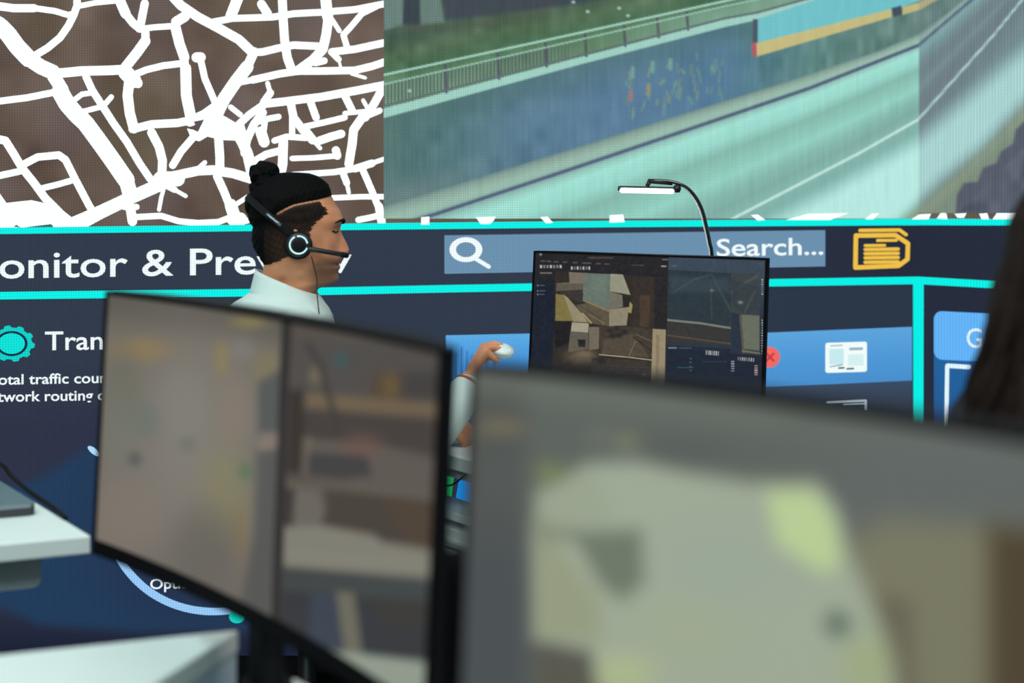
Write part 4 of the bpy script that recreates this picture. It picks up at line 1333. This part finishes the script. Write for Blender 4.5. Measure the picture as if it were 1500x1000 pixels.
def remesh(mb, voxel, smooth_it=4, fac=.5):
    me = bpy.data.meshes.new('tmp'); me.from_pydata(mb.V, [], mb.F); me.update()
    o = bpy.data.objects.new('tmp', me); COL.objects.link(o)
    r = o.modifiers.new('r', 'REMESH'); r.mode = 'VOXEL'; r.voxel_size = voxel; r.use_smooth_shade = True
    s_ = o.modifiers.new('s', 'SMOOTH'); s_.factor = fac; s_.iterations = smooth_it
    dg = bpy.context.evaluated_depsgraph_get(); dg.update()
    out = bpy.data.meshes.new_from_object(o.evaluated_get(dg))
    bpy.data.objects.remove(o); bpy.data.meshes.remove(me)
    n = len(out.vertices); V = np.empty(n * 3); out.vertices.foreach_get('co', V)
    F = [list(p.vertices) for p in out.polygons]
    bpy.data.meshes.remove(out)
    return V.reshape(-1, 3), F


def hand(mb, wrist, dirv, back, curls, thumb, side, k=1.0, spread=.0, fl=1.0):
    """wrist point, palm direction, back-of-hand normal; side = +1 puts the thumb on dirv x back"""
    d = np.array(dirv, float); d /= np.linalg.norm(d)
    b = np.array(back, float); b -= d * (b @ d); b /= np.linalg.norm(b)
    s_ = np.cross(d, b) * side
    wr = np.array(wrist, float)
    for j in range(4):
        off = (.030 - .020 * j) * k
        mb.limb([wr + s_ * off * .55 + d * .008 * k, wr + s_ * off * .85 + d * .048 * k, wr + s_ * off + d * (.088 - .004 * abs(j - 1)) * k], [.0135 * k, .0135 * k, .0105 * k], 12)
    for j, (L, c3) in enumerate(zip((.073, .08, .075, .06), curls)):
        p = wr + s_ * (.030 - .020 * j) * k + d * (.088 - .004 * abs(j - 1)) * k
        a = 0; pts = [p]; seg = [L * .44 * k * fl, L * .31 * k * fl, L * .25 * k * fl]
        for q, c in zip(seg, c3):
            a += math.radians(c)
            p = p + (d * math.cos(a) - b * math.sin(a) + s_ * spread * (1.5 - j) * .12) * q
            pts.append(p)
        mb.limb(pts, [.0098 * k, .0090 * k, .0082 * k, .0068 * k], 12)
    th = [wr + s_ * .022 * k + d * .018 * k] + [wr + s_ * t_[0] * k + d * t_[1] * k - b * t_[2] * k for t_ in thumb]
    mb.limb(th, [.0145 * k, .0115 * k, .0100 * k, .0078 * k][:len(th)], 12)


# --- man with headset
MAN = Frame(at_y(430., 350., 3.06), math.radians(8.0))
fr = MAN
mb = MB()
mb.add(*head_mesh(fr))
for sg in (-1, 1):   # ears
    c = fr.w(432, 351, sg * 51)
    Mx = np.array([fr.F, fr.S, [0, 0, 1]])
    mb.ell(c, (.017, .006, .029), 12, 18, Mx)
    mb.ell(fr.w(436, 368, sg * 50), (.010, .006, .010), 8, 12, Mx)
mb.add(*torso_mesh(fr))
SH_R, EL_R, WR_R = (440, 482, 118), (588, 655, 105), (687, 561, 26)
SH_L, EL_L, WR_L = (440, 482, -118), (530, 636, -140), (626, 638, -46)
handR_dir = fr.w(712, 512, 12) - fr.w(690, 561, 30)
mb.limb([fr.w(*SH_R), fr.w(510, 566, 118), fr.w(*EL_R)], [.056, .048, .040])
mb.limb([fr.w(*EL_R), fr.w(630, 618, 75), fr.w(*WR_R)], [.040, .038, .026])
mb.limb([fr.w(*SH_L), fr.w(490, 560, -132), fr.w(*EL_L)], [.056, .048, .040])
mb.limb([fr.w(*EL_L), fr.w(590, 641, -92), fr.w(*WR_L)], [.040, .038, .026])
# thighs, shanks, feet (seated)
zf = 350 + fr.M[2] * 680
for sg in (-1, 1):
    mb.limb([fr.w(440, 815, sg * 58), fr.w(510, 812, sg * 74), fr.w(585, 812, sg * 88)], [.088, .080, .062])
    mb.limb([fr.w(585, 812, sg * 88), fr.w(570, 950, sg * 92), fr.w(560, zf - 52, sg * 94)], [.062, .056, .04])
    mb.limb([fr.w(548, zf - 34, sg * 94), fr.w(590, zf - 30, sg * 104), fr.w(640, zf - 22, sg * 136)], [.042, .040, .028])
# right hand curled over the mouse, left hand folded on the desk
hd = np.array(handR_dir); hd /= np.linalg.norm(hd)
hand(mb, fr.w(687, 554, 14), fr.F * .50 + np.array([0, 0, .866]), -fr.F * .866 + np.array([0, 0, .50]), [(44, 26, 26), (46, 28, 26), (52, 30, 26), (104, 0, 4)],
     [(.036, .045, .012), (.036, .066, .026), (.026, .078, .044)], -1, .84, fl=.66)
hand(mb, fr.w(628, 638, -44), fr.F * .93 + fr.S * .3 + np.array([0, 0, -.02]), np.array([0, 0, 1]) + fr.S * .35, [(38, 62, 42), (40, 64, 42), (42, 64, 42), (42, 62, 42)],
     [(.045, .030, .006), (.047, .056, .014), (.036, .076, .020)], -1, .92)
V, F = remesh(mb, .0024, 4, .5)
sx, sy, sv = fr.inv(V)
base = np.array((208, 140, 104), float)
pc = Paint(sx, sy, base)
head = (sy < 452) & (sx < 520)
pc.noise(9, 5, 2)
pc.mix((122, 86, 68), head * sm(368, 384, sy) * sm(446, 470, sx) * sm(440, 416, sy) * .8)       # beard shadow
pc.mix((118, 82, 66), head * np.exp(-((sy - 380) / 3.5) ** 2) * (sx > 490) * (np.abs(sv) < 18) * .5)
pc.mix((152, 86, 80), head * np.exp(-((sy - 387) / 5) ** 2) * (sx > 489) * sm(17, 11, np.abs(sv)) * .8)
pc.mix((92, 48, 44), head * np.exp(-((sy - 386.5) / 1.2) ** 2) * (sx > 484) * sm(18, 13, np.abs(sv)) * .8)
pc.mix((140, 92, 70), head * np.exp(-((sy - 336) / 6) ** 2 - ((np.abs(sv) - 20) / 12) ** 2) * (sx > 470) * .5)
man = thing('person', (float(fr.M[0]), float(fr.M[1]), 0), 'man in white shirt with hair bun and headset sitting side-on, raising a white mouse', 'person')
mesh('body', V, F, M_SKIN, man, True, lin(np.clip(pc.C, 0, 255)))


# hair: a shell over the scalp
def hair_mask(a, y, v):
    """>0 where there is hair, in sheet units, with the groove of the shaved line"""
    line = np.interp(a, [330, 395, 408, 420, 432, 448, 466, 484, 500], [345, 322, 311, 304, 298.5, 295.5, 292.5, 288, 270])
    gap = np.interp(a, [396, 410], [-1.5, .9])
    topm = np.minimum(line - gap - y, np.interp(y, [255, 275, 289, 300], [500, 486, 484, 470]) - a)
    fr_ = np.interp(y, [290, 300, 306, 312, 319, 326, 336, 352, 362, 372, 378, 384, 388], [464, 473, 479, 479, 469, 461, 456, 452, 440, 425, 414, 400, 384])
    rag = 1.7 * np.sin(y * 1.9 + a * .3) + 1.2 * np.sin(y * .83 + 1)
    sidem = np.minimum(np.minimum(y - line - gap, fr_ - a + rag), 387 - y + .6 * np.sin(a))
    return topm, sidem


ph = np.linspace(0, 2 * math.pi, 260, endpoint=False)
ys = np.concatenate([np.linspace(258.6, 262, 6), np.arange(263, 392, 1.0)])
Vh, Th, Mh, Ch = [], [], [], []
for y in ys:
    yy = np.full(len(ph), y)
    a, v = head_ring(yy, ph)
    tm, sdm = hair_mask(a, yy, v)
    m_ = np.maximum(tm, sdm)
    back = sm(420, 385, a)
    thick = np.where(tm > 0, np.minimum(6.2, 1.4 + tm * .42), np.minimum(1.0 + 4.2 * back, .25 + sdm * .22))
    thick = np.maximum(thick, .1)
    wv = .35 * np.sin(a * .9 + y * .35) + .3 * np.sin(v * .8 - y * .5)
    up = np.where(tm > 0, np.clip((300 - y) / 40, 0, 1), 0) * thick
    a2, v2 = head_ring(yy, ph, thick + wv * (m_ > 2))
    Vh.append(fr.w(a2, yy - up, v2)); Mh.append(m_)
    sid = (tm <= 0) & (a > 392)
    low = sm(318, 345, y)
    c = np.where(sid[:, None], np.stack([np.interp(np.minimum(sdm, 12), [0, 3, 9], v) for v in ((112, 42, 30), (78, 30, 22), (62, 26, 19))], -1), np.array((9, 8, 9.)))
    bl = sm(392, 416, a)[:, None]
    c = c * bl + np.array((9, 8, 9.)) * (1 - bl)
    nz = (np.sin(a * 2.1 + y * 1.3) * np.sin(y * 1.7 - a * .8))[:, None] * (5 + 9 * low)
    Ch.append(np.clip(c + (nz + low * np.array((26, 16, 11.))) * sid[:, None], 4, 255))
Vh, Mh, Ch = np.concatenate(Vh), np.concatenate(Mh), np.concatenate(Ch)
nph = len(ph); Fh = []
for j in range(len(ys) - 1):
    for i in range(nph):
        q = (j * nph + i, j * nph + (i + 1) % nph, (j + 1) * nph + (i + 1) % nph, (j + 1) * nph + i)
        if (Mh[list(q)] > -.2).all(): Fh.append(q)
Fh.append([i for i in range(nph)][::-1])
hair_o = mesh('hair', Vh, Fh, M_HAIR, man, True, lin(Ch))
so = hair_o.modifiers.new('s', 'SOLIDIFY'); so.thickness = .003; so.offset = -1
# bun
mbn = MB()
Mx = np.array([fr.F, fr.S, [0, 0, 1]])
def bunf(d):
    return 1 + .07 * math.sin(5 * math.atan2(d[2], d[0]) + 6 * d[1]) + .05 * math.sin(9 * d[0] + 4 * d[2])
mbn.ell(fr.w(387, 255, 0), (.0315, .030, .0275), 24, 36, Mx, bunf)
mbn.ell(fr.w(396, 251, 4), (.020, .024, .019), 16, 24, Mx, bunf)
mbn.ell(fr.w(392, 268, 0), (.030, .034, .022), 16, 24, Mx, bunf)
mbn.ell(fr.w(375, 276, 2), (.014, .020, .012), 14, 20, Mx, bunf)
mbn.ell(fr.w(380, 288, 0), (.022, .04, .022), 14, 20, Mx)
mbn.ell(fr.w(366, 299, 0), (.010, .034, .022), 14, 20, Mx)
# loose wisps
for (x0, y0, x1, y1) in ((372, 270, 365, 272), (402, 244, 409, 250), (372, 262, 367, 258)):
    mbn.tube(spline([fr.w(x0, y0, 3), fr.w((x0 + x1) / 2, (y0 + y1) / 2 - 2, 4), fr.w(x1, y1, 5)], 8), np.linspace(.003, .0008, 8), 6)
Vb, Fb = remesh(mbn, .0022, 2, .4)
mesh('hair_bun', Vb, Fb, M_HAIR, man, True, np.tile(lin((9, 8, 9)), (len(Vb), 1)))
# brows, lashes, eyes
for sg in (1, -1):
    pts = []
    for v, y in ((7, 326), (13, 323.5), (20, 322.3), (27, 322.8), (33, 325.5)):
        pts.append(fr.w(front_at(y, sg * v, 0) + .8, y, sg * v))
    MB().tube(spline(pts, 16), np.interp(np.linspace(0, 1, 16), [0, .4, 1], [.0046, .0046, .0016]), 8, flat=.8).build('eyebrow', M_LASH, man, True)
    pts = []
    for v, y in ((12, 338.5), (17, 339.3), (22, 339.5), (27, 338.6), (31, 337)):
        pts.append(fr.w(front_at(y, sg * v, 0) + 1.3, y, sg * v))
    MB().tube(spline(pts, 16), .0014, 6).build('eyelash', M_LASH, man, True)

# shirt
ms = MB()
ms.add(*torso_mesh(fr, 7, 427, 822, 44))
ms.limb([fr.w(436, 484, 118), fr.w(510, 568, 120), fr.w(*EL_R)], [.068, .058, .053])
ms.limb([fr.w(*EL_R), fr.w(630, 620, 77), fr.w(660, 592, 52), fr.w(680, 571.5, 37)], [.053, .050, .044, .036])
ms.limb([fr.w(436, 484, -118), fr.w(490, 562, -134), fr.w(*EL_L)], [.068, .058, .053])
ms.limb([fr.w(*EL_L), fr.w(565, 639, -110), fr.w(600, 639, -72)], [.053, .050, .040])
Vs, Fs = remesh(ms, .005, 3, .5)
# soft folds
ax, ay, av = fr.inv(Vs)
fold = .0016 * np.sin(ax * .035 + ay * .06 + 1.6 * np.sin(av * .03 + ay * .02)) + .0016 * np.sin(ax * .06 - ay * .045 + 2.2 * np.sin(ay * .017 + av * .02))
Vs = Vs + np.stack([fold * .5, fold * .5, fold * .3], -1)
mesh('shirt', Vs, Fs, M_SHIRT, man, True)
# collar
ph = np.linspace(0, 2 * math.pi, 96, endpoint=False)
def collar_ring(yb, yf, grow, skew=0):
    t_ = (1 - np.cos(ph)) / 2            # 0 at the throat, 1 at the nape
    y = yf + (yb - yf) * t_
    a, v = head_ring(np.clip(y, 416, 449), ph, 0)
    f0, b0_ = 461 + (y - 430) * .5, 379 - (y - 410) * .12
    u = np.where(np.cos(ph) > 0, np.cos(ph) * (f0 - 420), np.cos(ph) * (420 - b0_))
    v = np.sin(ph) * (41 + (y - 420) * .12)
    r = 1 + grow / np.maximum(np.hypot(u, v), 10)
    return fr.w(420 + u * r, y, v * r)
R = [collar_ring(440, 462, 3), collar_ring(410, 442, 3), collar_ring(394.5, 431, 3.4), collar_ring(393.5, 430.5, 5.5), collar_ring(400, 436, 7), collar_ring(421, 450, 9.5), collar_ring(440, 463, 11)]
n = len(ph); Vc = np.concatenate(R); Fc = []
for j in range(len(R)):
    j2 = (j + 1) % len(R)
    for i in range(n): Fc.append((j * n + i, j * n + (i + 1) % n, j2 * n + (i + 1) % n, j2 * n + i))
co = mesh('collar', Vc, Fc, M_SHIRT, man, True)
for sg in (1, -1):
    mt = MB()
    P0, P1, P2 = fr.w(462, 433, sg * 14), fr.w(446, 446, sg * 44), fr.w(477, 456, sg * 20)
    nn = np.cross(P1 - P0, P2 - P0); nn /= np.linalg.norm(nn); nn *= .002
    mt.add([P0 + nn, P1 + nn, P2 + nn, P0 - nn, P1 - nn, P2 - nn], [(0, 1, 2), (5, 4, 3), (0, 3, 4, 1), (1, 4, 5, 2), (2, 5, 3, 0)])
    mt.build('collar_point', M_SHIRT, man)
# trousers and shoes
mtz = MB()
for sg in (-1, 1):
    mtz.limb([fr.w(440, 815, sg * 56), fr.w(510, 812, sg * 74), fr.w(587, 812, sg * 88)], [.100, .092, .074])
    mtz.limb([fr.w(587, 812, sg * 88), fr.w(570, 950, sg * 92), fr.w(560, zf - 66, sg * 94)], [.074, .068, .056])
Vt, Ft = remesh(mtz, .008, 3)
mesh('trousers', Vt, Ft, M_DARKCLOTH, man, True)
for sg in (-1, 1):
    sh = MB().limb([fr.w(546, zf - 32, sg * 94), fr.w(590, zf - 30, sg * 104), fr.w(642, zf - 24, sg * 138)], [.046, .046, .034])
    Vq = np.array(sh.V); Vq[:, 2] = np.maximum(Vq[:, 2], 0.001)
    mesh('shoe', Vq, sh.F, M_BLACKM, man, True)
# bracelet
wc = fr.w(684, 566.5, 34); dv = fr.w(690, 561, 30) - fr.w(640, 610, 70); dv /= np.linalg.norm(dv)
e_a = np.cross(dv, [0, 0, 1]); e_a /= np.linalg.norm(e_a); e_b = np.cross(dv, e_a)
aa = np.linspace(0, 2 * math.pi, 33)
MB().tube([wc + .0318 * (e_a * math.cos(q) + e_b * math.sin(q)) for q in aa], .0036, 8).build('bracelet', M_BRACELET, man, True)

# --- headset
hs = thing('headset', tuple(fr.w(438, 355, 62)), 'black headset with pale ring and boom microphone worn by the man', 'headset')
cc = np.array([438, 355.0])
def disc_stack(prof, c, seg=32, sgn=1):
    """turned about the ear axis; prof = (radius, v)"""
    V, F = [], []
    for r, v in prof:
        for k in range(seg):
            a = 2 * math.pi * k / seg
            V.append(fr.w(c[0] + r * math.cos(a), c[1] + r * math.sin(a), sgn * v))
    m_ = len(prof)
    for i in range(m_ - 1):
        for k in range(seg):
            k2 = (k + 1) % seg
            F.append((i * seg + k, i * seg + k2, (i + 1) * seg + k2, (i + 1) * seg + k))
    F.append(list(range(seg))[::-1]); F.append([(m_ - 1) * seg + k for k in range(seg)])
    return V, F
for sgn in (1, -1):
    mb = MB().add(*disc_stack([(17, 52), (20, 53), (20.5, 57), (18.5, 60)], cc + (-1, 1), 36, sgn))
    mb.build('ear_cushion', M_BLACKM, hs, True)
    mb = MB().add(*disc_stack([(17.5, 59), (17.5, 66), (15.5, 68), (9, 68.6)], cc, 36, sgn))
    eo = mb.build('ear_cup', M_BLACK, hs, True)
    mb = MB().add(*disc_stack([(8.6, 66), (8.6, 70), (7.6, 70.8), (2, 71)], cc, 30, sgn)); mb.build('ear_cap', M_BLACKM, hs, True)
ring = MB()
for a0, a1 in ((-100, -10), (20, 245)):
    A_ = np.radians(np.linspace(a0, a1, 40))
    ring.tube([fr.w(cc[0] + 12.4 * math.cos(q), cc[1] + 12.4 * math.sin(q), 69.2) for q in A_], .0018, 8)
ring.build('light_ring', M_RING, hs, True)
# headband from cup over the back of the head to the other cup
hb = []
for t_ in np.linspace(0, math.pi, 41):
    s_ = math.sin(t_)
    v = 61 * math.cos(t_) if True else 0
    q = s_ ** .85
    hb.append(fr.w(434 + (363.5 - 434) * q, 344 + (287 - 344) * q, np.sign(v) * abs(v) ** .82 * 61 ** .18))
hb = np.array(hb)
V, F = [], []
for i, p_ in enumerate(hb):
    T = hb[min(i + 1, 40)] - hb[max(i - 1, 0)]; T /= np.linalg.norm(T)
    c = fr.w(430, 330, 0)
    out = p_ - c; out -= T * (out @ T); out /= np.linalg.norm(out)
    sd = np.cross(T, out)
    for x, y in ((-1, -1), (1, -1), (1, 1), (-1, 1)):
        V.append(p_ + sd * x * .0072 + out * y * .0026)
for i in range(40):
    for k in range(4):
        k2 = (k + 1) % 4
        F.append((i * 4 + k, i * 4 + k2, (i + 1) * 4 + k2, (i + 1) * 4 + k))
F += [(3, 2, 1, 0), (160, 161, 162, 163)]
mesh('headband', V, F, M_BLACKM, hs)
mid_ = hb[6:12]
MB().tube(hb[3:8] + (fr.S * .0032), .0058, 10, flat=.6).build('band_slider', M_SILVER, hs, True)
MB().tube([fr.w(447, 360, 66), fr.w(470, 364, 64), fr.w(490, 368, 58), fr.w(501, 370.5, 50)], [.0058, .0052, .0050, .0050], 12).build('microphone_boom', M_BLACK, hs, True)
MB().limb([fr.w(499, 370, 51), fr.w(506, 372, 46)], [.0058, .0055]).build('microphone', M_BLACKM, hs, True)
cab = [fr.w(456, 372, 62), fr.w(460, 388, 60), fr.w(463.5, 405, 60), fr.w(464, 425, 66), fr.w(466, 445, 80), fr.w(470, 470, 92), fr.w(500, 560, 60), fr.w(505, 640, 40)]
MB().tube(spline(cab, 60), .0013, 8).build('headset_wire', M_BLACK, hs, True)

# --- the mouse in his hand
mc = fr.w(737, 519.5, 0)
mo = thing('computer_mouse', tuple(mc), 'white computer mouse held up in the right hand of the man', 'computer mouse')
Mm = np.array([fr.F * .97 + np.array([0, 0, -.10]), fr.S, np.array([0, 0, .99]) + fr.F * .1])
def mousef(d): return 1 + .10 * (d[2] < -.2) * -1 + .06 * d[0]
MB().ell(mc, (.0275, .046, .0175), 20, 32, Mm, mousef).build('shell', M_MOUSE, mo, True)
MB().ell(mc - fr.S * .038 + np.array([0, 0, .010]), (.004, .006, .006), 8, 12).build('scroll_wheel', M_GREYP, mo, True)


# ------------------------------------------------------------------ round stools (seat carriers)
def stool(loc, seat_z, label):
    x, y = loc
    o = thing('office_stool', (x, y, 0), label, 'stool')
    MB().lathe((x, y, seat_z - .06), [(.085, 0), (.105, .008), (.11, .03), (.102, .05), (.08, .06)], 36).build('seat', M_DARKCLOTH, o, True)
    MB().lathe((x, y, .075), [(.03, 0), (.03, .14), (.02, .15), (.02, seat_z - .13)], 20).build('column', M_BLACK, o, True)
    c = np.array([x, y, 0]); up = np.array([0, 0, 1.0])
    for k in range(5):
        a = .3 + 2 * math.pi * k / 5
        d = np.array([math.cos(a), math.sin(a), 0])
        lg = MB().tube([c + d * .02 + up * .10, c + d * .20 + up * .06], [.02, .013], 10).build('leg', M_BLACK, o, True)
        MB().ell(c + d * .19 + up * .024, (.024, .024, .024), 10, 14).build('caster', M_BLACKM, lg, True)
    return o


hip = fr.w(450, 0, 0)
stool((float(hip[0]), float(hip[1])), float(fr.M[2] + (350 - 815) / 680. - .095), 'dark round stool under the man in the white shirt')

# ------------------------------------------------------------------ woman at right edge
WM = Frame(at_y(1615., 416., 1.68), math.radians(22), 1 / 720.)
fw = WM
mb = MB()
mb.add(*head_mesh(fw)); mb.add(*torso_mesh(fw, -14))
zfw = 350 + fw.M[2] * 720
for sg in (-1, 1):
    mb.ell(fw.w(432, 351, sg * 50), (.016, .006, .027), 10, 14, np.array([fw.F, fw.S, [0, 0, 1]]))
    mb.limb([fw.w(412, 482, sg * 104), fw.w(440, 580, sg * 122), fw.w(470, 668, sg * 124)], [.050, .042, .036])
    mb.limb([fw.w(470, 668, sg * 124), fw.w(540, 690, sg * 95), fw.w(620, 705, sg * 50)], [.036, .032, .022])
    mb.limb([fw.w(400, 815, sg * 58), fw.w(520, 812, sg * 62), fw.w(660, 812, sg * 60)], [.082, .074, .058])
    mb.limb([fw.w(660, 812, sg * 60), fw.w(664, 950, sg * 60), fw.w(664, zfw - 50, sg * 60)], [.058, .05, .036])
    mb.limb([fw.w(650, zfw - 34, sg * 60), fw.w(700, zfw - 30, sg * 62), fw.w(780, zfw - 22, sg * 64)], [.038, .036, .026])
    hand(mb, fw.w(620, 705, sg * 50), fw.F, np.array([0, 0, 1.0]), [(20, 25, 15)] * 4, [(.04, .03, .008), (.05, .055, .014), (.05, .075, .02)], -sg, .85)
V, F = remesh(mb, .005, 3)
wo = thing('person', (float(fw.M[0]), float(fw.M[1]), 0), 'blurred person with long curly brown hair at the right edge', 'person')
mesh('body', V, F, principled('light_skin', (190, 140, 112), .5, bump=.1, scale=500), wo, True)
ms = MB(); ms.add(*torso_mesh(fw, -7, 431, 822, 40))
for sg in (-1, 1):
    ms.limb([fw.w(410, 484, sg * 104), fw.w(440, 580, sg * 122), fw.w(470, 668, sg * 124)], [.060, .05, .046])
    ms.limb([fw.w(470, 668, sg * 124), fw.w(540, 690, sg * 95), fw.w(600, 702, sg * 60)], [.046, .04, .034])
V, F = remesh(ms, .007, 3); mesh('sweater', V, F, M_DARKCLOTH, wo, True)
mtz = MB()
for sg in (-1, 1):
    mtz.limb([fw.w(396, 815, sg * 56), fw.w(520, 812, sg * 62), fw.w(662, 812, sg * 60)], [.094, .086, .07])
    mtz.limb([fw.w(662, 812, sg * 60), fw.w(664, 950, sg * 60), fw.w(664, zfw - 66, sg * 60)], [.07, .062, .05])
V, F = remesh(mtz, .009, 3); mesh('trousers', V, F, M_DARKCLOTH, wo, True)
for sg in (-1, 1):
    sh = MB().limb([fw.w(648, zfw - 32, sg * 60), fw.w(700, zfw - 30, sg * 62), fw.w(786, zfw - 24, sg * 64)], [.042, .042, .03])
    Vq = np.array(sh.V); Vq[:, 2] = np.maximum(Vq[:, 2], 0.001)
    mesh('shoe', Vq, sh.F, M_BLACKM, wo, True)
# curly hair: a mass plus many waved locks
mh = MB()
Mx = np.array([fw.F, fw.S, [0, 0, 1]])
mh.ell(fw.w(418, 318, 0), (.104, .088, .098), 20, 30, Mx)
mh.ell(fw.w(372, 390, 0), (.058, .085, .13), 20, 30, Mx)
mh.ell(fw.w(350, 480, 0), (.056, .095, .12), 20, 30, Mx)
rng = np.random.default_rng(8)
for i in range(150):
    u = rng.uniform(-1, 1); phs = rng.uniform(0, 6.28); fq = rng.uniform(7, 11); am = rng.uniform(6, 10)
    bx = 405 - 40 * math.sqrt(max(0, 1 - u * u)) - rng.uniform(0, 14)
    pts = []
    for t_ in np.linspace(0, 1, 22):
        y = 285 + t_ * rng.uniform(.98, 1.0) * (250 + 50 * math.cos(i))
        v = u * (46 + 10 * t_ + 34 * t_ ** 3) + am * t_ * math.sin(fq * t_ + phs)
        a = bx - 10 * math.sin(t_ * 3) - 42 * t_ ** 1.3 + am * .8 * t_ * math.cos(fq * t_ + phs) + (26 * abs(u) ** 2) * (1 - t_ * .3)
        pts.append(fw.w(a, y, v))
    mh.tube(pts, np.interp(np.linspace(0, 1, 22), [0, .2, .8, 1], [.006, .0085, .0075, .002]), 7)
mesh('hair', mh.V, mh.F, M_BROWNHAIR, wo, True)
hip = fw.w(420, 0, 0)
stool((float(hip[0]), float(hip[1])), float(fw.M[2] + (350 - 815) / 720. - .09), 'dark round stool under the blurred person at the right edge')
